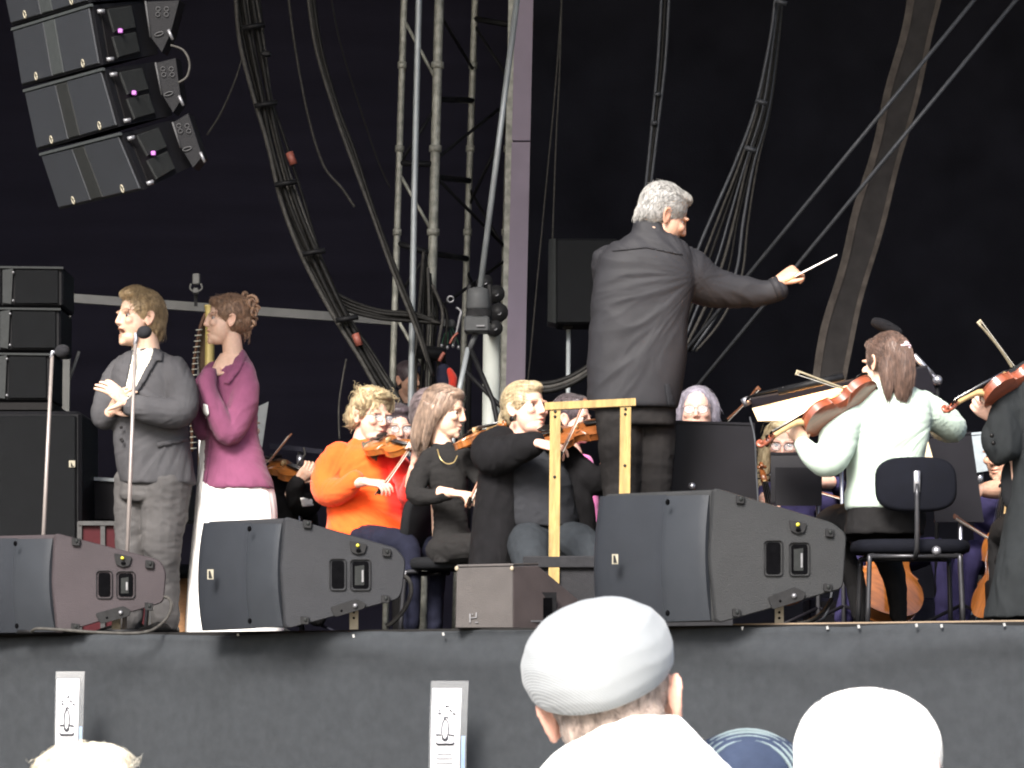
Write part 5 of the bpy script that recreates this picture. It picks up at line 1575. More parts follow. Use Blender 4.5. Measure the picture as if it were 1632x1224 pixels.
# ---- 5b pink clothed player glimpsed behind
Y = 19.0
t = person(925, Y, 'player in pink glimpsed between the blonde violinist and the conductor', 'orchestra players')
M = head_matrix(912, 668, Y, 74, 70, -4)
core = torso([(730, 890, 935, .02, .06), (765, 880, 948, .02, .09), (880, 885, 945, .02, .10)], Y)
body(t, M, SK3, [], core, [seated_legs(905, 872, 950, 868, -.3, Y, 20, 16, 952, -.3)], neck_to=P(910, 728, Y + .02), female=True, vox=.005)
eyes(t, M)
hair(t, M, scalp(.0, .015, .01) + [ell((0, -.035, .093), (.064, .05, .028))], HD, back_flow, n=250, L=.08, seed=22, vox=.007)
garment(t, 'pink_dress', [torso([(724, 893, 932, .02, .06), (745, 880, 948, .02, .11), (880, 884, 962, .0, .16), (900, 890, 960, .0, .15)], Y), limb([(905, 872, -.05, 26), (950, 866, -.3, 22)], Y)], C_PINK, vox=.011, seed=27)

# ---- 6 the conductor
Y = 17.2
t = person(1010, Y, 'grey haired conductor in a loose black shirt seen from behind, right arm stretched out', z=STAGE_Z + pod_top)
M = head_matrix(1058, 345, Y, 96, 110, -22, -4, wide=1.0)
hA = hand_geo(P(1238, 448, Y + .10), P(1262, 434, Y + .10), (.15, -.55, .8), side=-1, curl=(.95, 1.15, 1.2, 1.2), spread=.05, sc=1.12, thumb=(.75, .5, -.15), arm=P(1218, 461, Y + .11), arm_r=.024, tcurl=.5)
core = torso([(385, 1010, 1070, .0, .06), (420, 985, 1090, 0, .08), (640, 965, 1060, 0, .10)], Y)
zf = HY - (.295 + pod_top) * F / Y
body(t, M, SK2, [hA], core, [legs_down(985, 640, 985, zf, Y, 0, 0), legs_down(1042, 640, 1042, zf, Y, .05, .05)], neck_to=P(1036, 392, Y - .0), neck_r=.070, jaw=1.1, full=.9, age=.8, brow=(.35, .32, .3), nose=1.1)
eyes(t, M, (0, -.25))
HS = hairmat('hair_silver', (.13, .127, .122), (.38, .37, .355))
shp = scalp(.0, .016, .008) + [ell((0, -.036, .094), (.064, .050, .028)), ell((.060, .022, .030), (.024, .045, .042)), ell((-.060, .022, .030), (.024, .045, .042)), ell((0, .085, -.022), (.058, .030, .048))]
hair(t, M, shp, HS, lambda v: Vector((v.x * 3, .8 - max(0, v.y) * 6, -.5 - max(0, v.y) * 6 + (.8 if v.z > .08 else 0))), n=900, L=.05, seed=15, clump=85, amp=.0053, wav=.15, r=.0011, spread=.35)
tor = torso([(352, 1012, 1056, -.01, .075), (372, 1006, 1066, -.01, .085), (381, 990, 1084, .0, .105), (394, 968, 1098, .0, .125), (415, 955, 1106, .0, .145), (450, 947, 1108, .0, .16), (500, 942, 1098, .0, .165), (560, 938, 1094, .0, .17), (615, 936, 1086, .0, .175), (645, 937, 1080, .0, .175), (651, 940, 1078, .0, .17)], Y, n=56)
arm = limb([(1062, 410, .02, 28), (1092, 432, .05, 40), (1128, 455, .08, 34), (1170, 464, .10, 27), (1212, 467, .11, 21), (1238, 462, .11, 19)], Y, n=22)
arm2 = limb([(972, 420, .06, 30), (985, 470, .16, 28), (1040, 490, .34, 24), (1080, 470, .5, 19)], Y, n=18)
so_, sg = garment(t, 'black_shirt', [tor, arm, arm2], C_SILK, amp=.0105, s=4.6, stretch=(1, 1, 1), seed=31, rid=.75, vox=.008, pivot=P(1116, 442, Y - .10))
obj('collar', rings([[(P(x0 + (x1 - x0) * .5, yy, Y).x + (x1 - x0) * .5 * Y / F * math.cos(k * PI / 14), Y + .0 + hd * math.sin(k * PI / 14), P(816, yy + (10 if math.cos(k * PI / 14) > 0 else -3) * abs(math.cos(k * PI / 14)), Y).z) for k in range(28)] for yy, x0, x1, hd in ((382, 1003, 1066, .085), (352, 1012, 1058, .072), (351, 1014, 1056, .068), (375, 1012, 1056, .065))]), C_SILK, so_)
obj('cuff', tube([P(1232, 463, Y + .11), P(1244, 458, Y + .11)], .062, n=20), C_SILK, so_)
obj('yoke_seam', slab([(975, 398), (1030, 392), (1088, 404), (1088, 407), (1030, 395), (975, 401)], sg, Y, .003, .002, 3), C_SILK, so_)
obj('shirt_vent', slab([(1060, 612), (1068, 612), (1078, 651), (1066, 655)], sg, Y, .004, .006, 3), C_GREYT, so_)
garment(t, 'trousers', [limb([(984, 640, -.02, 38), (988, 700, -.02, 35), (990, 770, -.01, 31), (986, zf - 6, .0, 24)], Y), limb([(1038, 640, .05, 40), (1042, 700, .05, 35), (1040, 770, .05, 31), (1042, zf - 6, .05, 24)], Y), torso([(636, 948, 1078, .01, .15), (680, 950, 1076, .01, .15)], Y)], C_COND, amp=.0084, s=7, stretch=(1, 1, 1.5), seed=33)
for px, dy in ((986, 0), (1042, .05)):
    s_ = shoe(t, px, Y, dy, (.6, .8)); s_.location.z += pod_top
bt = thing('baton', 'white baton in the conductor\'s raised right hand', 'baton', P(1266, 440, Y + .08))
obj('shaft', tube([P(1266, 441, Y + .07), P(1334, 406, Y + .05)], [.0050, .0030], n=8), mat('white_lacquer', (.78, .78, .76), .4, var=.02), bt)
obj('handle', tube([P(1252, 448, Y + .07), P(1258, 445, Y + .07), P(1266, 441, Y + .07)], [.006, .010, .005], n=10, m=3, dome=True), MAPLE, bt)

# ---- 7 grey haired player with glasses behind the black stand
Y = 18.6
t = person(1112, Y, 'grey haired player with round glasses looking up over the wide black music stand', 'orchestra players')
M = head_matrix(1111, 657, Y, 80, -6, 4, 0)
core = torso([(725, 1085, 1138, .02, .06), (755, 1066, 1156, .02, .10), (880, 1072, 1150, .02, .11)], Y)
body(t, M, SK3, [], core, [seated_legs(1090, 872, 1085, 868, -.4, Y, 20, 16, 1085, -.4), seated_legs(1132, 872, 1138, 868, -.4, Y, 20, 16, 1140, -.4)], neck_to=P(1112, 726, Y + .03), female=True, full=.8, age=.6, brow=(.55, .5, .48))
eyes(t, M, (0, .25))
spectacles(t, M, METAL_DK, .026, .021)
HW = hairmat('hair_grey_lilac', (.12, .11, .135), (.26, .24, .29))
shp = scalp(.004, .012, .01) + [tube([(.055, .0, .085), (.078, .0, .03), (.080, .012, -.04), (.072, .02, -.075)], [.022, .024, .022, .012], n=10, m=3), tube([(-.055, .0, .085), (-.078, .0, .03), (-.080, .012, -.04), (-.072, .02, -.075)], [.022, .024, .022, .012], n=10, m=3)]
hair(t, M, shp, HW, lambda v: Vector((v.x * 6, .2, -.8 + (.5 if v.z > .1 else 0))), n=420, L=.11, seed=17)
garment(t, 'black_jacket', [torso([(722, 1090, 1134, .02, .07), (742, 1066, 1158, .02, .12), (890, 1062, 1160, .02, .14)], Y), limb([(1068, 752, 0, 16), (1060, 800, -.1, 16), (1090, 820, -.25, 13)], Y), limb([(1156, 752, 0, 16), (1164, 800, -.1, 16), (1140, 800, -.3, 13)], Y)], C_BLACK, vox=.011, seed=37)
bow(P(1148, 676, Y - .3), P(1207, 616, Y - .5), (.4, 0, -.7), 'bow rising at a slant right of the grey haired player with round glasses')

# ---- 8 blonde cellist with glasses
Y = 18.3
t = person(1250, Y, 'cellist with long pale hair and glasses, face under the white player\'s violin', 'orchestra players')
M = head_matrix(1249, 706, Y, 78, -8, -14, 3)
hA = hand_geo(P(1300, 770, Y - .5), P(1280, 776, Y - .54), (-.2, -.6, .7), side=-1, curl=(.4, .5, .6, .6), sc=1.05, thumb=(.5, .6, -.4), arm=P(1325, 768, Y - .4))
hB = hand_geo(P(1212, 822, Y - .4), P(1218, 800, Y - .42), (-.4, -.8, .2), side=-1, curl=(.7, .8, .9, .9), sc=1.0, arm=P(1205, 850, Y - .3))
core = torso([(770, 1225, 1275, .02, .06), (800, 1205, 1295, .02, .10), (900, 1212, 1290, .02, .11)], Y)
body(t, M, SK3, [hA, hB], core, [seated_legs(1225, 885, 1200, 880, -.4, Y, 20, 16, 1198, -.4), seated_legs(1275, 885, 1300, 880, -.4, Y, 20, 16, 1302, -.4)], neck_to=P(1250, 778, Y + .03), female=True, brow=(.5, .4, .35))
eyes(t, M, (0, -.3))
spectacles(t, M, METAL_DK, .025, .020)
shp = scalp(.0, .013, .01) + [ell((0, -.035, .092), (.064, .05, .028))] + [tube([(s_ * .058, .01, .08), (s_ * .080, .012, .0), (s_ * .088, .015, -.10), (s_ * .095, .01, -.20), (s_ * .085, .0, -.27)], [.026, .030, .030, .026, .008], n=12, m=3) for s_ in (-1, 1)]
hair(t, M, shp, HL, lambda v: Vector((v.x * 4, .1, -1 + (.7 if v.z > .1 else 0))), n=520, L=.14, seed=18)
garment(t, 'navy_jumper', [torso([(768, 1228, 1272, .02, .07), (788, 1205, 1296, .02, .12), (905, 1200, 1300, .02, .14)], Y), limb([(1210, 800, 0, 16), (1196, 850, -.12, 16), (1206, 845, -.3, 13)], Y), limb([(1292, 798, 0, 16), (1345, 800, -.15, 16), (1335, 772, -.38, 12)], Y)], C_VIOLET, vox=.011, seed=38)
violin(P(1250, 960, Y - .62), P(1210, 740, Y - .30), (.1, -.9, .3), 'cello held by the pale haired player, scroll by her shoulder', 'cellos of the orchestra', VARN, 'cello', 'cello', 1.7, False)
bow(P(1262, 768, Y - .58), P(1395, 806, Y - .50), (.2, -.2, -.8), 'bow of the pale haired cellist, crossing behind the small stand')

# ---- 9 the violinist in white
Y = 15.75
t = person(1420, Y, 'violinist in a white blouse seen from behind, brown hair clipped back', 'orchestra players')
M = head_matrix(1411, 580, Y, 93, -144, -6, -4)
hA = hand_geo(P(1283, 706, Y - .14), P(1264, 682, Y - .16), (-.3, -.85, -.3), side=-1, curl=(.55, .65, .75, .8), spread=.16, sc=1.0, thumb=(.5, .8, -.1), arm=P(1302, 726, Y - .10), arm_r=.024)
hB = hand_geo(P(1490, 672, Y + .42), P(1466, 660, Y + .46), (0, .4, .9), side=1, curl=(.5, .6, .7, .7), sc=.95, arm=P(1515, 682, Y + .3), arm_r=.024)
core = torso([(630, 1370, 1455, .0, .05), (680, 1360, 1460, 0, .07), (800, 1365, 1450, 0, .09)], Y)
body(t, M, SK, [hA, hB], core, [seated_legs(1400, 832, 1330, 836, .25, Y, 26, 20, 1370, .3), seated_legs(1440, 832, 1400, 836, .4, Y, 26, 20, 1432, .4)], neck_to=P(1418, 640, Y - .0), neck_r=.050, female=True, jaw=.92, brow=(.35, .25, .2))
eyes(t, M)
HB2 = hairmat('hair_brown', (.042, .023, .017), (.125, .072, .052))
shp = scalp(.0, .012, .01) + [ell((0, -.042, .085), (.062, .048, .030)), ell((.060, .01, .02), (.025, .05, .055)), ell((-.060, .01, .02), (.025, .05, .055)), ell((0, .092, .02), (.055, .035, .055)),
      tube([(0, .085, .06), (0, .110, .0), (0, .110, -.08), (.0, .095, -.15), (0, .09, -.175)], [.040, .046, .042, .028, .008], n=14, m=3), tube([(-.045, .06, .0), (-.055, .07, -.06), (-.05, .075, -.13)], [.035, .030, .010], n=12, m=3), tube([(.045, .06, .0), (.055, .07, -.06), (.055, .075, -.14), (.05, .07, -.165)], [.035, .032, .018, .006], n=12, m=3)]
hair(t, M, shp, HB2, lambda v: Vector((-v.x * 1.5 if v.z > .02 else 0, .7 if v.y < .07 else 0, -.55 if v.y < .07 else -1.0)), n=800, L=.13, seed=20, clump=80, amp=.0053, spread=.14)
hc = []
for k in range(6):
    a = k * PI / 3
    hc.append(ell((.014 * math.cos(a), .133 + .004 * math.sin(2 * a), .052 + .012 * math.sin(a)), (.009, .007, .007), nu=8, nv=6))
obj('hair_clip', xf(join(*hc, tube([(-.028, .125, .050), (0, .140, .053), (.028, .125, .050)], .004, n=6, m=3)), M), mat('pearl_clip', (.55, .42, .45), .3, var=.2), t)
tor = torso([(610, 1382, 1442, .0, .06), (618, 1366, 1460, .0, .085), (630, 1348, 1478, .0, .105), (655, 1338, 1484, .0, .125), (695, 1342, 1480, .0, .135), (735, 1350, 1472, .0, .13), (775, 1350, 1468, .0, .135), (804, 1346, 1470, .0, .15), (812, 1352, 1464, .0, .145)], Y)
left = limb([(1358, 650, -.03, 26), (1338, 690, -.10, 30), (1322, 733, -.17, 26), (1302, 730, -.18, 21), (1280, 710, -.15, 15)], Y, n=20)
right = limb([(1464, 645, .02, 25), (1492, 662, .06, 26), (1518, 682, .14, 23), (1500, 684, .32, 18), (1490, 676, .38, 13)], Y, n=20)
wo, wg = garment(t, 'white_blouse', [tor, left, right], C_WBL, amp=.012, s=4.6, seed=41, rid=.7, pivot=P(1496, 668, Y + .05))
obj('collar_band', rings([[(P(1411 + hw * math.cos(k * PI / 14), 600, Y).x, Y + hd * math.sin(k * PI / 14), P(816, yy, Y).z) for k in range(28)] for yy, hw, hd in ((622, 48, .085), (608, 36, .07), (607, 33, .066), (618, 33, .06))]), C_WBL, wo)
garment(t, 'trousers', [limb([(1405, 826, -.02, 36), (1352, 832, .18, 31), (1322, 842, .34, 24), (1360, 920, .36, 18), (1372, 985, .34, 13)], Y), limb([(1442, 826, .02, 36), (1420, 834, .25, 31), (1398, 846, .44, 25), (1425, 920, .44, 19), (1432, 985, .42, 13)], Y), torso([(806, 1352, 1464, 0, .14), (852, 1345, 1472, .0, .16)], Y)], C_BLACK, amp=.0081, seed=43)
chair(1450, Y - .02, 866, 180, 'chair with a rounded back, blue stage light in its colour, under the violinist in white', fab=M_CHAIRB, back=(.185, .125, .255), seat_hw=.27)
violin(P(1392, 622, Y - .06), P(1208, 714, Y - .30), (-.25, .55, .75), 'red brown violin of the player in white, seen from below with its pegs', varn=VARN_R)
bow(P(1478, 658, Y + .44), P(1272, 590, Y - .05), (-.3, .2, -.9), 'bow of the player in white, pale tip above the glowing sheet music', wood=BOWPALE)

# ---- 10 the black clad player at the right edge
Y = 15.25
t = person(1630, Y, 'violist in a long black coat cut off by the right edge', 'orchestra players')
M = head_matrix(1692, 525, Y, 95, -118, 0, 0)
hA = hand_geo(P(1590, 668, Y - .06), P(1563, 648, Y - .08), (-.3, -.8, -.4), side=-1, curl=(.6, .7, .8, .85), spread=.2, sc=1.08, thumb=(.5, .75, -.1), arm=P(1604, 684, Y - .02))
core = torso([(600, 1615, 1690, .0, .07), (680, 1605, 1705, 0, .1), (870, 1608, 1705, 0, .11)], Y)
body(t, M, SK3, [hA], core, [seated_legs(1640, 850, 1600, 850, .3, Y, 26, 20, 1600, .3), seated_legs(1680, 850, 1650, 850, .4, Y, 26, 20, 1650, .4)], neck_to=P(1676, 592, Y), neck_r=.06)
eyes(t, M)
hair(t, M, scalp(.0, .014, .0) + [ell((0, -.04, .092), (.062, .045, .028))], HD, back_flow, n=300, L=.07, seed=23, vox=.007)
tor = torso([(578, 1630, 1680, .0, .07), (590, 1612, 1705, .0, .11), (612, 1598, 1725, .0, .13), (680, 1600, 1728, .0, .15), (760, 1612, 1720, .0, .15), (850, 1600, 1722, -.06, .17), (900, 1588, 1720, -.10, .16), (985, 1570, 1722, -.12, .15)], Y)
arm = limb([(1612, 628, -.04, 27), (1602, 672, -.08, 29), (1600, 715, -.10, 27), (1585, 700, -.08, 22), (1588, 676, -.06, 17)], Y, n=18)
co, cg_ = garment(t, 'long_coat', [tor, arm], C_COAT, amp=.0146, s=6, stretch=(1.3, 1.3, .7), seed=45, rid=.5)
for yy in (694, 706):
    obj('sleeve_button', ell(P(1580 + (yy - 690) * .2, yy, Y - .19), (.010, .006, .010), nu=8, nv=6), EBONY, co)
garment(t, 'trousers', [limb([(1640, 850, 0, 34), (1600, 856, .3, 26), (1600, 985, .3, 18)], Y)], C_BLACK, amp=.0065, seed=46)
violin(P(1664, 590, Y + .02), P(1504, 658, Y - .30), (-.35, .5, .8), 'red violin of the coat wearer at the right edge, seen from its back', varn=VARN_R)
bow(P(1620, 600, Y + .4), P(1558, 516, Y + .2), (.6, .2, .3), 'bow pointing up left above the coat wearer at the right edge', wood=BOWPALE)
chair(1668, Y + .20, 885, 178, 'chair whose grey tube legs show under the long coat at the right edge', tb=M_CHROME)

# ---- 11 the cellist further back on the right
Y = 17.2
t = person(1600, Y, 'cellist with a bare arm half hidden behind the long black coat', 'orchestra players')
M = head_matrix(1598, 722, Y, 84, -40, -12)
hA = hand_geo(P(1560, 782, Y - .30), P(1540, 800, Y - .34), (-.2, -.8, .5), side=-1, curl=(.5, .6, .7, .7), sc=1.05, thumb=(.5, .6, -.4), arm=P(1612, 778, Y - .18), arm_r=.040)
core = torso([(785, 1575, 1635, .02, .06), (820, 1560, 1650, .02, .10), (920, 1565, 1645, .02, .11)], Y)
body(t, M, SK2, [hA], core, [seated_legs(1580, 895, 1545, 890, -.4, Y, 22, 18, 1545, -.4), seated_legs(1630, 895, 1640, 890, -.4, Y, 22, 18, 1640, -.4)], neck_to=P(1602, 792, Y + .03), full=.5)
eyes(t, M)
hair(t, M, scalp(.0, .014, .0) + [ell((0, -.04, .092), (.062, .045, .028))], HD, back_flow, n=250, L=.07, seed=24, vox=.007)
garment(t, 'light_top', [torso([(780, 1580, 1630, .02, .07), (800, 1556, 1654, .02, .12), (915, 1552, 1656, .02, .14)], Y), limb([(1560, 812, 0, 20), (1585, 830, -.1, 20)], Y)], C_VIOLET, vox=.011, seed=48)
garment(t, 'blue_trousers', [limb([(1580, 892, -.05, 26), (1545, 890, -.35, 22), (1530, 985, -.4, 16)], Y), limb([(1630, 892, -.05, 26), (1640, 890, -.35, 22), (1640, 985, -.4, 16)], Y)], C_VIOLET, vox=.011, seed=49)
violin(P(1592, 985, Y - .7), P(1618, 745, Y - .30), (-.75, -.6, .2), 'orange brown cello standing at the right behind the chair legs', 'cellos of the orchestra', VARN_O, 'cello', 'cello', 1.7, False)
bow(P(1600, 868, Y - .62), P(1522, 820, Y - .78), (.1, -.3, -.9), 'bow of the cellist on the right, beside the rounded chair back')

# ---- cello with its player hidden behind the white violinist
Y = 17.4
t = person(1415, Y, 'cellist hidden behind the violinist in white, only dark trousers and shoes below the chair', 'orchestra players')
M = head_matrix(1440, 705, Y, 80, -10, -6)
core = torso([(765, 1390, 1450, .02, .06), (800, 1375, 1465, .02, .10), (900, 1380, 1460, .02, .11)], Y)
body(t, M, SK3, [], core, [seated_legs(1395, 890, 1380, 885, -.4, Y, 22, 18, 1380, -.4), seated_legs(1445, 890, 1490, 885, -.4, Y, 22, 18, 1500, -.4)], neck_to=P(1432, 775, Y + .03), vox=.005)
eyes(t, M)
hair(t, M, scalp(.0, .014, .0), HD, back_flow, n=150, L=.06, seed=25, vox=.007)
garment(t, 'jacket', [torso([(762, 1395, 1450, .02, .07), (785, 1372, 1470, .02, .12), (900, 1370, 1470, .02, .14)], Y)], C_NAVY, vox=.012, seed=50)
garment(t, 'dark_trousers', [limb([(1395, 888, -.05, 24), (1372, 884, -.35, 20), (1345, 985, -.4, 15)], Y), limb([(1445, 888, -.05, 24), (1500, 884, -.35, 20), (1505, 985, -.4, 15)], Y)], C_VIOLET, vox=.011, seed=51)
violin(P(1412, 985, Y - .75), P(1420, 730, Y - .25), (.25, -.95, .25), 'glowing orange cello seen below the seat of the chair with the rounded back', 'cellos of the orchestra', VARN_O, 'cello', 'cello', 1.7, False)

# ---- 0 the violinist behind the singer
Y = 19.4
t = person(465, Y, 'violinist in black half hidden behind the woman in the magenta jacket', 'orchestra players')
M = head_matrix(386, 678, Y, 74, 40, -8)
hA = hand_geo(P(474, 768, Y - .42), P(488, 752, Y - .44), (.5, -.7, .2), side=-1, curl=(.5, .65, .75, .8), spread=.15, sc=1.0, thumb=(.5, .75, -.1), arm=P(463, 790, Y - .34))
core = torso([(735, 375, 415, .02, .06), (765, 370, 450, .02, .10), (880, 395, 480, .02, .11)], Y)
body(t, M, SK, [hA], core, [seated_legs(430, 872, 470, 870, -.35, Y, 22, 18, 472, -.4), seated_legs(460, 872, 505, 870, -.25, Y, 22, 18, 506, -.3)], neck_to=P(392, 740, Y + .02), female=True, vox=.005)
eyes(t, M)
hair(t, M, scalp(.0, .014, .01) + [ell((0, -.035, .092), (.062, .05, .028))], HD, back_flow, n=250, L=.08, seed=26, vox=.007)
jo, jg = garment(t, 'black_top', [torso([(728, 375, 412, .02, .07), (750, 365, 450, .02, .12), (800, 390, 500, .0, .15), (885, 395, 510, .0, .16)], Y), limb([(474, 762, -.05, 20), (490, 800, -.15, 22), (474, 800, -.30, 17), (470, 782, -.38, 14), (474, 768, -.42, 12)], Y)], C_BLACK, vox=.010, seed=52)
obj('white_badge', slab([(478, 792), (498, 796), (500, 806), (482, 808)], jg, Y, .004, .004, 3), C_WHITE, t)
garment(t, 'trousers', [limb([(430, 875, 0, 24), (475, 868, -.35, 20), (474, 985, -.4, 14)], Y), limb([(460, 875, 0, 24), (505, 868, -.25, 20), (506, 985, -.3, 14)], Y)], C_BLACK, vox=.011, seed=53)
violin(P(420, 738, Y - .10), P(522, 776, Y - .50), (.15, -.5, .85), 'violin at the side of the magenta jacket, neck pointing down right', varn=VARN_O)
bow(P(420, 748, Y - .5), P(464, 692, Y - .30), (-.4, .2, -.4), 'bow tip rising just right of the magenta jacket')

# ---- 12 stage hand far behind the truss
Y = 22.9
t = person(655, Y, 'stage hand in dark clothes far back among the truss poles', None)
M = head_matrix(652, 606, Y, 58, 40, -4)
core = torso([(650, 632, 672, .02, .06), (690, 622, 684, .02, .10), (800, 630, 680, .02, .10)], Y)
body(t, M, SK2, [], core, [legs_down(640, 800, 640, 1010, Y), legs_down(668, 800, 668, 1010, Y)], neck_to=P(652, 648, Y + .02), vox=.006)
eyes(t, M)
hair(t, M, scalp(.0, .014, .0) + [ell((0, -.04, .092), (.062, .045, .028))], HD, back_flow, n=120, L=.06, seed=27, vox=.008)
garment(t, 'dark_sweater', [torso([(644, 636, 668, .02, .07), (660, 622, 684, .02, .12), (800, 622, 686, .02, .13)], Y), limb([(624, 668, 0, 13), (616, 740, -.05, 12), (640, 780, -.2, 9)], Y), limb([(684, 668, 0, 13), (690, 620, -.05, 11), (672, 590, -.1, 8)], Y)], C_NAVY, vox=.013, seed=54)
garment(t, 'trousers', [limb([(640, 800, 0, 20), (640, 1005, 0, 14)], Y), limb([(668, 800, 0, 20), (668, 1005, 0, 14)], Y)], C_BLACK, vox=.013, seed=55)
tt = thing('hanging_jacket', 'small violet and red jacket hanging from the truss behind the auburn haired violinist', 'jacket', P(706, 575, 21.5))
jk, _ = garment(tt, 'sleeve_panel', [torso([(580, 702, 712, 0, .03), (590, 697, 717, 0, .04), (628, 695, 720, 0, .05)], 21.5)], C_NAVY, vox=.009, seed=56)
garment(tt, 'lining', [limb([(716, 592, -.02, 6), (722, 606, -.03, 7), (720, 628, -.02, 6)], 21.5)], C_RED, vox=.008, seed=57)
obj('collar_loop', tube([P(700, 576, 21.46), P(704, 568, 21.46), P(708, 562, 21.46)], .012, n=8, m=2), M_TAPE, tt)

# ---- music stands and sheets
t, c, nr = music_stand([(1076, 672), (1203, 676), (1207, 803), (1070, 792)], 17.6, 'wide black music stand right behind the conductor\'s legs', ((1104, 770), 1104), m=M_STAND)
obj('thumb_screw', ell(P(1103, 775, 17.5), (.02, .02, .02), nu=10, nv=8), M_CHROME, bpy.data.objects[t.name])
t, c, nr = music_stand([(1196, 636), (1478, 584), (1492, 626), (1204, 664)], 16.9, 'broad black stand with lit sheet music beyond the violinist in white', ((1340, 660), 1345), dys=(.0, -.1, -.35, -.25))
q = [P(1198, 652, 16.78), P(1390, 606, 16.70), P(1392, 668, 16.45), P(1207, 672, 16.53)]
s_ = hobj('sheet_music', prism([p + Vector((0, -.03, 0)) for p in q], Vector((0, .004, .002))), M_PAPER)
tag(s_, 'open sheet music on the broad stand, lamp warmth tinted into its paper', 'sheet music')
# the clip-on stand lamp that lights the music
M_BULB = mat('lamp_strip', (.9, .7, .45), .5, emit=(1.0, .48, .16, 60.0))
ld = thing('stand_lamp', 'lit clip-on lamp glowing on the top edge of the broad music stand', 'lamp', P(1230, 640, 16.6))
obj('arm', tube([P(1188, 640, 16.85), P(1200, 630, 16.75), P(1250, 618, 16.55)], .007, n=8, m=3), M_DKSTEEL, ld)
obj('hood', tube([P(1240, 624, 16.57), P(1345, 600, 16.51)], .019, n=10), M_DKSTEEL, ld)
obj('lit_strip', tube([P(1244, 626, 16.615), P(1342, 602, 16.555)], .009, n=8), M_BULB, ld)
obj('clamp', tube([P(1186, 634, 16.85), P(1192, 646, 16.85)], .020, n=10), M_CHROME, ld)
t, c, nr = music_stand([(1228, 723), (1302, 723), (1302, 800), (1228, 800)], 17.3, 'small black stand in front of the pale haired cellist', ((1304, 780), 1304), dys=(.06, .06, 0, 0))
hobj('shelf', prism([P(1236, 745, 17.25), P(1310, 745, 17.25), P(1310, 806, 17.22), P(1236, 806, 17.22)], (0, .012, 0)), M_STAND, t)
t, c, nr = music_stand([(1478, 695), (1548, 690), (1568, 830), (1490, 830)], 16.7, 'tall black stand right of the violinist in white, its back to us', ((1530, 800), 1533))
s_ = hobj('sheet_music', prism([P(1462, 700, 16.60), P(1476, 692, 16.62), P(1492, 748, 16.60), P(1456, 750, 16.58)], (0, .006, 0)), M_PAPER)
tag(s_, 'white sheet of music between the white blouse and the tall black stand', 'sheet music')
t, c, nr = music_stand([(1544, 692), (1566, 690), (1576, 748), (1554, 752)], 17.5, 'pale grey music folder stand behind the long black coat', ((1562, 750), 1563), m=mat('grey_folder', (.22, .25, .27), .6, var=.1))
t, c, nr = music_stand([(428, 706), (514, 716), (516, 724), (429, 714)], 19.2, 'thin black stand edge above the half hidden violinist\'s violin', ((478, 720), 480), lip=False, m=mat('stand_blueblack', (.022, .022, .040), .5))
obj('bent_arm', tube([P(484, 714, 19.18), P(486, 724, 19.15), P(476, 738, 19.1), P(468, 745, 19.1)], .006, n=6, m=4), M_CABLE2, t)
t, c, nr = music_stand([(411, 648), (428, 640), (418, 712), (404, 730)], 19.9, 'pale grey music stand desk right behind the magenta jacket', ((415, 720), 416), lip=False, m=mat('pale_stand', (.15, .16, .16), .5, var=.1))
t = thing('lit_folder', 'white folded music leaning by the long black coat', 'sheet music', P(1600, 760, 16.2))
hobj('page', prism([P(1600, 728, 16.2), P(1622, 736, 16.3), P(1618, 772, 16.3), P(1608, 772, 16.2)], (0, .01, 0)), M_PAPER, t)

# boom microphone with foam cover over the head of the player in white
t = thing('boom_microphone', 'black foam covered microphone over the violinist in white', 'microphone', P(1412, 520, 16.9))
obj('foam_cover', tube([P(1396, 514, 16.9), P(1404, 517, 16.9), P(1416, 522, 16.9), P(1430, 530, 16.9)], [.026, .030, .029, .027], n=14, m=3, dome=True), mat('mic_foam', (.025, .025, .03), .95, bump=1.0, bscale=400), t)
obj('boom', tube([P(1428, 530, 16.9), P(1480, 600, 16.95), P(1494, 604, 16.95), P(1470, 596, 17.0)], .009, n=8, m=2), M_TUBE, t)
obj('boom_arm', tube([P(1456, 566, 16.92), P(1492, 604, 16.95)], .015, n=10), M_CHROME, t)
obj('boom_joint', ell(P(1494, 606, 16.94), (.026, .026, .026), nu=12, nv=8), M_CHROME, t)
obj('mic_stand', tube([P(1494, 606, 16.96), Vector((P(1494, 606, 16.96).x, 17.0, STAGE_Z))], .011, n=8), M_DKSTEEL, t)

# the two singers' microphones
M_MICROD = mat('mic_rod', (.20, .175, .165), .4, metal=.3, var=.06)
M_FOAM = mat('mic_foam_grey', (.060, .060, .068), .95, bump=1.0, bscale=420)
for (top, foot, head, l_, Y) in (((83, 566), (62, 1004), ((88, 562), (106, 557)), 'microphone on a slim tall rod at the far left, before the bass cabinet', 17.95),
                                 ((216, 545), (198, 1004), ((216, 532), (240, 527)), 'microphone on a slim rod standing right in front of the male singer', 17.85)):
    t = thing('singer_microphone', l_, 'microphone', P(*foot, Y), 'slim rod microphones for the singers')
    f = P(*foot, Y); f.z = STAGE_Z
    obj('rod', tube([P(*top, Y), f], [.0095, .012], n=10), M_MICROD, t)
    obj('swivel', tube([P(top[0] - 1, top[1] + 3, Y), P(top[0] + 1, top[1] - 5, Y), P(*head[0], Y)], [.010, .012, .008], n=10, m=2, dome=True), M_CHROME, t)
    a, b = head
    obj('foam_cover', ell(P((a[0] + b[0]) / 2 + 2, (a[1] + b[1]) / 2, Y), (.040, .034, .034), Matrix.Rotation(math.radians(-18), 4, 'Y'), nu=20, nv=14), M_FOAM, t)
    obj('round_base', tube([f, f + Vector((0, 0, .018))], .12, n=28), M_DKSTEEL, t)

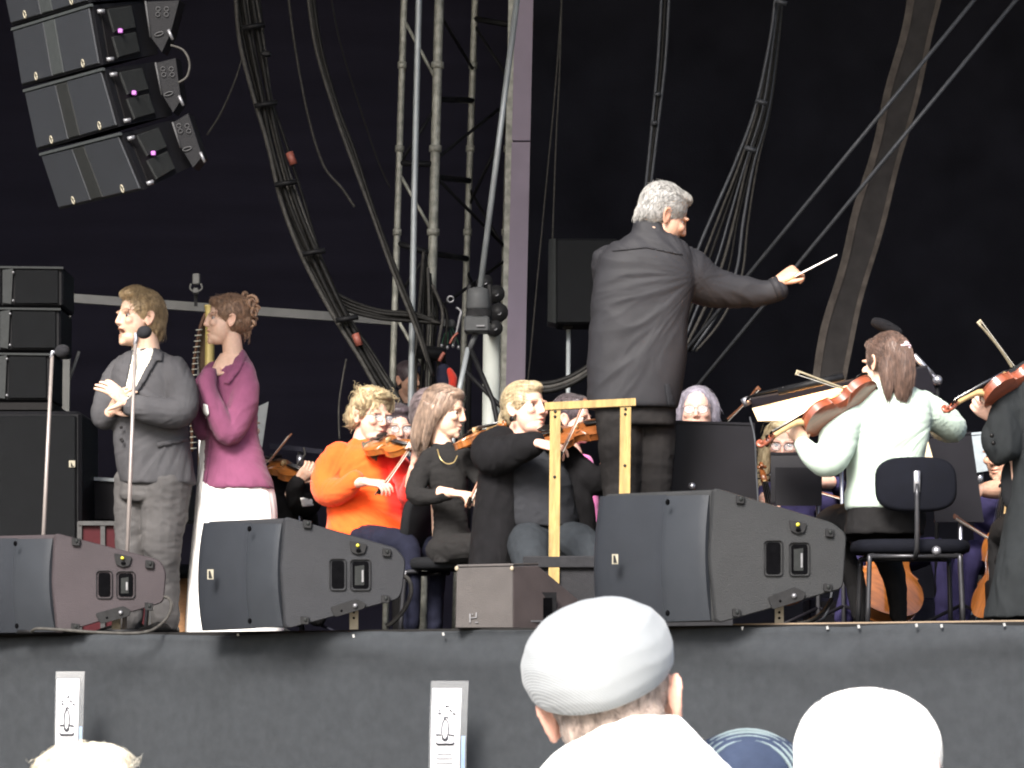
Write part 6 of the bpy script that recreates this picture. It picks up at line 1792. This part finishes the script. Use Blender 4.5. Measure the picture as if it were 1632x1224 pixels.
# the harp behind the singers
M_GOLD = mat('gilt_wood', (.27, .21, .07), .4, metal=.2, var=.15, nscale=20)
t = thing('harp', 'gilded concert harp showing between the two singers, tuning pins along its neck', 'harp', P(330, 1000, 19.9))
Yh = 19.9
obj('column', tube([P(334, 486, Yh), P(335, 520, Yh), P(332, 700, Yh), P(328, 1000, Yh)], [.032, .028, .028, .040], n=16, m=4), M_GOLD, t)
nk = [P(328, 500, Yh), P(320, 520, Yh), P(314, 548, Yh), P(308, 590, Yh + .02), P(306, 650, Yh + .04), P(306, 720, Yh + .06)]
obj('neck', tube(nk, [.012, .011, .009, .009, .009, .009], n=10, m=4), mat('harp_wood', (.13, .07, .045), .4, var=.15), t)
hobj('soundboard', prism([P(318, 516, Yh + .03), P(330, 516, Yh + .03), P(328, 990, Yh + .03), P(312, 990, Yh + .03)], (0, .02, 0)), mat('harp_dark_wood', (.10, .06, .03), .5), t)  # soundboard in a darker brown wood
for k in range(24):
    yy = 526 + 9 * k
    if yy > 720: break
    xx = 318 - 10 * (1 - math.exp(-(yy - 526) / 55.0)) - 1
    obj('tuning_pin', tube([P(xx - 5, yy, Yh - .03), P(xx + 6, yy - 1, Yh - .03)], .0032, n=6), M_TRUSS, t)
obj('base', box(Vector((P(322, 990, Yh).x, Yh + .1, STAGE_Z + .06)), (.5, .5, .12), bev=.02), M_GOLD, t)
obj('strings', join(*[tube([P(314 + k, 540 + 14 * k, Yh + .01), P(321 + .3 * k, 960, Yh + .01)], .0012, n=4) for k in range(7)]), STRING, t)

# flight case and small things on the floor at the left
M_CASE = mat('red_case_panel', (.085, .010, .016), .5, var=.1)
M_ALU = mat('aluminium_edge', (.14, .14, .145), .4, metal=.6, var=.15)
t = thing('flight_case', 'dark red flight case with aluminium edges between the bass cabinet and the male singer', 'case', P(160, 1000, 19.6))
slabbox(125, 832, 240, 1008, 19.6, .5, M_CASE, t, 'panel', .006)
for x in (127, 164, 238):
    hobj('edge_profile', bar(P(x, 832, 19.59), P(x, 1008, 19.59), .026, .02), M_ALU, t)
hobj('edge_profile', bar(P(125, 834, 19.588), P(240, 834, 19.588), .03, .024), M_ALU, t)
t = thing('keyboard_lid', 'long black case with a pale front edge behind the male singer', 'case', P(160, 770, 20.3))
slabbox(126, 764, 300, 830, 20.3, .4, M_STAND, t, 'case_body', .01)
hobj('pale_edge', bar(P(126, 762, 20.29), P(184, 765, 20.29), .022, .02), M_POLE, t)
for x in (150, 280):
    hobj('leg', bar(P(x, 830, 20.4), P(x, 1014, 20.4), .03), M_DKSTEEL, t)
t = thing('wooden_box', 'orange brown wooden box behind the white dress', 'box', P(290, 1000, 19.2))
hobj('board', prism([P(283, 920, 19.2), P(302, 920, 19.2), P(302, 1008, 19.2), P(283, 1008, 19.2)], (.1, .4, 0), .004), mat('orange_wood', (.50, .26, .12), .5, var=.15, stretch=(1, 1, 5)), t)
hobj('dark_lid', prism([P(281, 906, 19.15), P(320, 906, 19.15), P(320, 919, 19.15), P(281, 919, 19.15)], (.1, .5, 0), .004), M_CHAIR, t)
chair(310, 19.0, 905, 80, 'empty dark chair between the two singers', back=(.15, .2, .3))
t = thing('black_case', 'low black amplifier case lying behind the right hand chairs', 'case', P(1400, 985, 17.9))
slabbox(1290, 953, 1500, 1003, 17.9, .4, M_NAVYCASE if 'M_NAVYCASE' in globals() else mat('navy_case', (.018, .018, .035), .5, var=.2), t, 'case_body', .01)
slabbox(1300, 958, 1400, 1000, 17.88, .03, M_STAND, t, 'lid_panel', .004)
hobj('catch', box(P(1340, 972, 17.86), (.05, .02, .03), bev=.004), M_DKSTEEL, t)

def floor_cable(pts, m, r, label):
    o = obj('floor_cable', tube([P(x, y, Y_) for x, y, Y_ in pts], r, n=6, m=6), m)
    tag(o, label, 'cable')
floor_cable([(50, 1007, 17.6), (60, 1002, 17.5), (100, 1004, 17.45), (160, 1008, 17.4), (230, 1008, 17.4), (262, 990, 17.5), (273, 968, 17.6), (270, 955, 17.68), (262, 951, 17.72)], M_CABLE2, .0085, 'grey cable curling from the left monitor along the stage edge')
floor_cable([(640, 916, 16.9), (652, 925, 16.9), (655, 945, 16.9), (645, 970, 16.9), (628, 990, 16.9), (615, 998, 16.9)], M_CABLE2, .011, 'dark cable hanging from the back of the middle monitor')
floor_cable([(1325, 955, 15.7), (1312, 975, 15.6), (1290, 990, 15.5), (1270, 993, 15.5)], M_CABLE, .010, 'black cable under the right hand monitor')
floor_cable([(1325, 895, 16.2), (1326, 940, 16.1), (1316, 980, 16.0), (1300, 992, 15.9)], M_CABLE3, .006, 'thin pale cable looping down behind the right hand monitor')
floor_cable([(1195, 665, 17.2), (1203, 700, 17.1), (1206, 760, 17.1), (1212, 860, 17.1)], M_CABLE3, .005, 'thin cable running down from the lit stand lamp')

# card strips in clear sleeves fixed to the skirt
M_CLEAR = mat('clear_sleeve', (.30, .31, .32), .12, var=.05, alpha=.16)
M_CARD = mat('white_card', (.62, .62, .65), .6, var=.02)
M_INK = mat('printed_ink', (.02, .02, .035), .6)
M_SKYB = mat('pale_blue_card', (.16, .28, .50), .6, var=.05)
def card(px0, px1, py0, Y, label, tilt):
    wd = px1 - px0
    t = thing('card_strip', label, 'card', P(px0, py0 + 60, Y), 'printed card strips in clear sleeves on the stage skirt')
    def curve(dx0, dx1, y0, y1, dy, th, m, nm, bow_=.06, par=t):
        rs = []
        for k in range(13):
            v = k / 12
            y = y0 + (y1 - y0) * v
            sx = -tilt * math.sin(min(1, (y - py0) / 150.0) * PI * .5)
            dd = -bow_ * math.sin(min(1, max(0, (y - py0) / 200.0)) * PI) - .02
            a, b = P(dx0 + sx, y, Y + dd + dy), P(dx1 + sx, y, Y + dd + dy)
            rs.append([a, b, b + Vector((0, th, 0)), a + Vector((0, th, 0))])
        return hobj(nm, rings(rs), m, par)
    curve(px0, px1, py0, 1262, 0, .002, M_CLEAR, 'clear_sleeve')
    cd = curve(px0 + wd * .05, px1 - wd * .18, py0 + 12, 1260, .004, .003, M_CARD, 'printed_card')
    curve(px1 - wd * .14, px1 - wd * .04, py0 + 88, 1260, .005, .003, M_SKYB, 'blue_edge')
    cx = (px0 + wd * .05 + px1 - wd * .18) / 2
    def mark(pts, th=1.3):
        sh = []
        for x, y in pts:
            sx = -tilt * math.sin(min(1, (y - py0) / 150.0) * PI * .5)
            dd = -.06 * math.sin(min(1, max(0, (y - py0) / 200.0)) * PI) - .02
            sh.append(P(cx + x * wd / 60.0 + sx, y, Y + dd - .0022))
        obj('printed_line', tube(sh, th * Y / F * .75, n=5), M_INK, cd)
    o = py0
    mark([(-13, o + 52), (-8, o + 52)]); mark([(-11, o + 46), (-12, o + 49)]); mark([(10, o + 52), (15, o + 53)]); mark([(-2, o + 41), (4, o + 40)])
    mark([(5, o + 46), (9, o + 49)]); mark([(-4, o + 60), (0, o + 57), (4, o + 60)])
    mark([(-1 + 5.5 * math.cos(k * PI / 8), o + 77 + 16 * math.sin(k * PI / 8)) for k in range(17)], 1.0)
    mark([(-1 + 4.5 * math.cos(k * PI / 6), o + 90 + 5 * math.sin(k * PI / 6)) for k in range(7)], 1.2)
    mark([(-16, o + 86), (-7, o + 86)]); mark([(5, o + 86), (14, o + 87)])
    mark([(-15, o + 98), (-13, o + 101), (12, o + 101), (14, o + 98)], 1.7)
    mark([(-12, o + 117), (10, o + 117)], .7); mark([(-14, o + 124), (12, o + 124)], .7)
    mark([(-14, o + 131), (12, o + 131)], .7)
card(89, 135, 1070, 17.50, 'narrow printed white card in a clear sleeve, low on the skirt at the left', 3)
card(687, 747, 1085, 16.25, 'wider printed white card in a clear sleeve, below the middle monitor', 4)

# ------------------------------------------------------------------ spectators in front
C_CAP = cloth('white_knit_cap', (.42, .43, .43), var=.04, bump=.2)
def cap_stripes(m):
    """fine rib lines knitted into the cloth, running round its own axis"""
    n = m.node_tree.nodes; l = m.node_tree.links
    b = n['Principled BSDF']
    tc = n.new('ShaderNodeTexCoord'); mp = n.new('ShaderNodeMapping')
    mp.inputs['Rotation'].default_value = (0.35, -.6, .3)
    l.new(tc.outputs['Object'], mp.inputs['Vector'])
    wv = n.new('ShaderNodeTexWave'); wv.wave_type = 'BANDS'; wv.bands_direction = 'Z'
    wv.inputs['Scale'].default_value = 84; wv.inputs['Distortion'].default_value = .6; wv.inputs['Detail'].default_value = 1
    l.new(mp.outputs[0], wv.inputs['Vector'])
    rp = n.new('ShaderNodeValToRGB')
    rp.color_ramp.elements[0].position = .25; rp.color_ramp.elements[0].color = (.165, .175, .18, 1)
    rp.color_ramp.elements[1].position = .6; rp.color_ramp.elements[1].color = (.23, .24, .245, 1)
    l.new(wv.outputs['Fac'], rp.inputs['Fac'])
    l.new(rp.outputs['Color'], b.inputs['Base Color'])
    bp = n.new('ShaderNodeBump'); bp.inputs['Strength'].default_value = .25; bp.inputs['Distance'].default_value = .002
    l.new(wv.outputs['Fac'], bp.inputs['Height']); l.new(bp.outputs[0], b.inputs['Normal'])
cap_stripes(C_CAP)
C_JKT = cloth('white_jacket', (.78, .77, .74), var=.03, bump=.2)
C_DENIM = cloth('blue_cap_cloth', (.028, .038, .066), var=.15, bump=.4, keep=True)
C_STITCH = cloth('pale_stitching', (.14, .18, .19), var=.1)
C_BLUEJ = cloth('blue_jacket', (.06, .085, .15), var=.15, keep=True)
SPG = 'spectators in front of the stage'

def stand_body(Y, cx, hipw, sh_py, shw, m, t, yaw=0, neckpx=0, seed=60):
    """coat, trousers and shoes of somebody standing on the ground"""
    sc = Y / F
    zg = HY + ZC / sc
    rows = [(sh_py - 30, cx - shw * .30, cx + shw * .30, .02, .06), (sh_py - 12, cx - shw * .45, cx + shw * .45, .01, .085), (sh_py + 12, cx - shw * .8, cx + shw * .8, 0, .11), (sh_py + 60, cx - shw, cx + shw, 0, .13), (sh_py + 320, cx - shw * .92, cx + shw * .92, 0, .14), (sh_py + 620, cx - shw * .95, cx + shw * .95, 0, .15)]
    arms = [limb([(cx + s * shw * .86, sh_py + 45, 0, 52), (cx + s * shw * 1.02, sh_py + 280, -.02, 46), (cx + s * shw * .98, sh_py + 520, .08, 36)], Y) for s in (-1, 1)]
    o, g = garment(t, 'jacket', [torso(rows, Y)] + arms, m, vox=.012, seed=seed, amp=.0096)
    lg_ = [limb([(cx + s * shw * .45, sh_py + 600, 0, 75), (cx + s * shw * .45, sh_py + 950, .0, 58), (cx + s * shw * .48, zg - 40, .02, 42)], Y) for s in (-1, 1)]
    garment(t, 'trousers', lg_, C_NAVY, vox=.014, seed=seed + 1)
    for s in (-1, 1):
        sh = shoe(t, cx + s * shw * .48, Y, .02, (0, 1)); sh.location.z -= STAGE_Z
    hands = [hand_geo(P(cx + s * shw * .98, sh_py + 545, Y + .10), P(cx + s * shw * .97, sh_py + 640, Y + .12), (s, 0, 0), side=-s, curl=(.3, .35, .4, .45)) for s in (-1, 1)]
    core = torso([(sh_py, cx - shw * .5, cx + shw * .5, 0, .07), (sh_py + 600, cx - shw * .7, cx + shw * .7, 0, .09)], Y)
    return o, g, hands, core, lg_

# cap man
Y = 6.2
t = person(985, Y, 'man in a white knitted flat cap and white collar, seen from behind', SPG, z=0)
M = head_matrix(976, 1122, Y, 258, 172, -4, 11, wide=1.2)
o, g, hands, core, lg_ = stand_body(Y, 1005, 0, 1262, 200, C_BLUEJ, t, seed=60)
body(t, M, SK3, hands, core, [], neck_to=P(1000, 1270, Y - .02), neck_r=.066, full=.8, beard=.0)
eyes(t, M)
HX = hairmat('hair_cropped_grey', (.16, .12, .10), (.34, .27, .23))
hair(t, M, [ell((0, .022, .026), (.0765, .092, .084), nu=24, nv=16), ell((0, .048, -.030), (.066, .052, .058))], HX, lambda v: Vector((v.x, .2, -1)), n=2200, L=.014, seed=30, clump=90, amp=.0013, r=.0006, spread=.5, steps=3, lift=.001)
# the cap: wide soft crown sloping forward, small brim
def cap_geo():
    rs = []
    for a, (rx, ry, z, cy) in enumerate(((.086, .108, .016, .006), (.094, .116, .020, .005), (.1035, .126, .034, .000), (.109, .130, .056, -.006), (.106, .126, .082, -.012), (.093, .112, .106, -.016), (.068, .084, .124, -.018), (.034, .044, .133, -.018), (.004, .005, .1355, -.018))):
        r = []
        for k in range(64):
            th = 2 * PI * k / 64
            x, y = rx * math.cos(th), cy + ry * math.sin(th)
            zz = z - .006 * math.sin(th) + .003 * math.sin(th * 5 + a) * (1 if 1 < a < 6 else 0)
            r.append((x, y, zz))
        rs.append(r)
    return rings(rs)
tilt = Matrix.Rotation(math.radians(0), 4, 'X') @ Matrix.Translation((.004, .004, .008)) @ Matrix.Rotation(math.radians(-18), 4, 'X') @ Matrix.Rotation(math.radians(3), 4, 'Y') @ Matrix.Diagonal((.88, 1.0, 1.02, 1))
cp = thing('flat_cap', 'white finely ribbed flat cap worn by the man in the middle foreground', 'cap', M @ Vector((0, 0, .02)))
g0 = wrinkle(remesh(xf(cap_geo(), M @ tilt), .0045, 4), .0022, 12, seed=62, rid=.3)
obj('crown', (g0[0], g0[1]), C_CAP, cp)
vz = []
for k in range(17):
    th = PI * (1.14 + .72 * k / 16)
    vz.append((th, .088 * math.cos(th), .004 + .108 * math.sin(th)))
rsv = [[(x, y, .012) for _, x, y in vz], [(x * 1.02, y - .05 * math.sin(PI * k / 16), .002) for k, (_, x, y) in enumerate(vz)], [(x * 1.02, y - .05 * math.sin(PI * k / 16), -.003) for k, (_, x, y) in enumerate(vz)], [(x, y, .004) for _, x, y in vz]]
obj('brim', xf(rings(rsv, False), M @ tilt), C_CAP, cp)
# broad white stand-up collar
colr = []
for yy, x0, x1, hd in ((1330, 810, 1250, .17), (1262, 838, 1195, .16), (1215, 868, 1155, .145), (1165, 940, 1105, .125), (1142, 1000, 1080, .10)):
    colr.append((yy, x0, x1, -.06, hd))
garment(t, 'white_collar', [torso(colr, Y)], C_JKT, vox=.008, amp=.0065, seed=63)

# white haired head
Y = 5.55
t = person(1382, Y, 'spectator with a round white head of hair at the lower right', SPG, z=0)
M = head_matrix(1382, 1222, Y, 240, 176, -2, -3, wide=1.24)
o, g, hands, core, lg_ = stand_body(Y, 1385, 0, 1365, 215, C_JKT, t, seed=66)
body(t, M, SK3, hands, core, [], neck_to=P(1385, 1375, Y), neck_r=.064)
eyes(t, M)
HWW = hairmat('hair_white', (.78, .76, .73), (.88, .87, .85))
shp = [ell((0, .012, .036), (.092, .108, .090), nu=28, nv=18), ell((0, .035, -.02), (.094, .090, .085)), ell((.0, .05, -.08), (.075, .06, .05))]
hair(t, M, shp, HWW, lambda v: Vector((v.x * 3, v.y * 2, -1 + (.7 if v.z > .1 else 0))), n=1500, L=.10, seed=31, clump=60, amp=.0027, r=.0008, spread=.10, lift=.0006)

# blue cap
Y = 6.4
t = person(1195, Y, 'spectator under a blue cap, only the top of the cap in view', SPG, z=0)
M = head_matrix(1190, 1310, Y, 250, 178, -6, 0, wide=1.05)
o, g, hands, core, lg_ = stand_body(Y, 1190, 0, 1410, 190, C_BLUEJ, t, seed=70)
body(t, M, SK3, hands, core, [], neck_to=P(1190, 1420, Y), neck_r=.06)
eyes(t, M)
hair(t, M, [ell((0, .020, .026), (.0775, .094, .084), nu=24, nv=16), ell((0, .048, -.030), (.068, .056, .06))], HD, lambda v: Vector((v.x, .2, -1)), n=500, L=.03, seed=32, amp=.0013, r=.0008, steps=4)
cp = thing('blue_cap', 'blue cap with four pale stitched rows curving round its crown', 'cap', M @ Vector((0, 0, .05)))
rs = [[(rx * math.cos(k * PI / 24), cy + ry * math.sin(k * PI / 24), z) for k in range(48)] for rx, ry, z, cy in ((.086, .106, .018, .008), (.089, .109, .05, .008), (.086, .105, .085, .008), (.068, .084, .118, .008), (.036, .046, .134, .008), (.004, .005, .138, .008))]
obj('crown', xf(rings(spl([tuple(c for p in r for c in p) for r in rs], 3) and [[tuple(q[i * 3:i * 3 + 3]) for i in range(48)] for q in spl([tuple(c for p in r for c in p) for r in rs], 3)]), M), C_DENIM, cp)
for yc in (.045, .060, .073, .084):
    k_ = math.sqrt(1 - ((yc - .008) / .109) ** 2)
    obj('stitched_row', xf(tube([(.0925 * k_ * math.cos(a * PI / 20), yc + .006, .050 + .0925 * k_ * math.sin(a * PI / 20)) for a in range(21)], .0026, n=6), M), C_STITCH, cp)

# pale blond head bottom left
Y = 5.6
t = person(135, Y, 'spectator with wispy pale blonde hair at the bottom left corner', SPG, z=0)
M = head_matrix(138, 1318, Y, 225, 182, 0, 3)
o, g, hands, core, lg_ = stand_body(Y, 135, 0, 1480, 190, C_OLIVE, t, seed=74)
body(t, M, SK3, hands, core, [], neck_to=P(135, 1490, Y), neck_r=.058, female=True)
eyes(t, M)
HPB = hairmat('hair_platinum', (.66, .58, .42), (.86, .80, .66))
hair(t, M, scalp(.0, .018, .02) + [ell((0, -.01, .110), (.075, .075, .028)), ell((.0, .08, -.05), (.07, .05, .08))], HPB, lambda v: Vector((v.x * 6, v.y * 3 - .2, -.6)), n=1500, L=.11, seed=33, clump=60, amp=.0040, r=.0007, spread=.5, lift=.004, wav=.3)
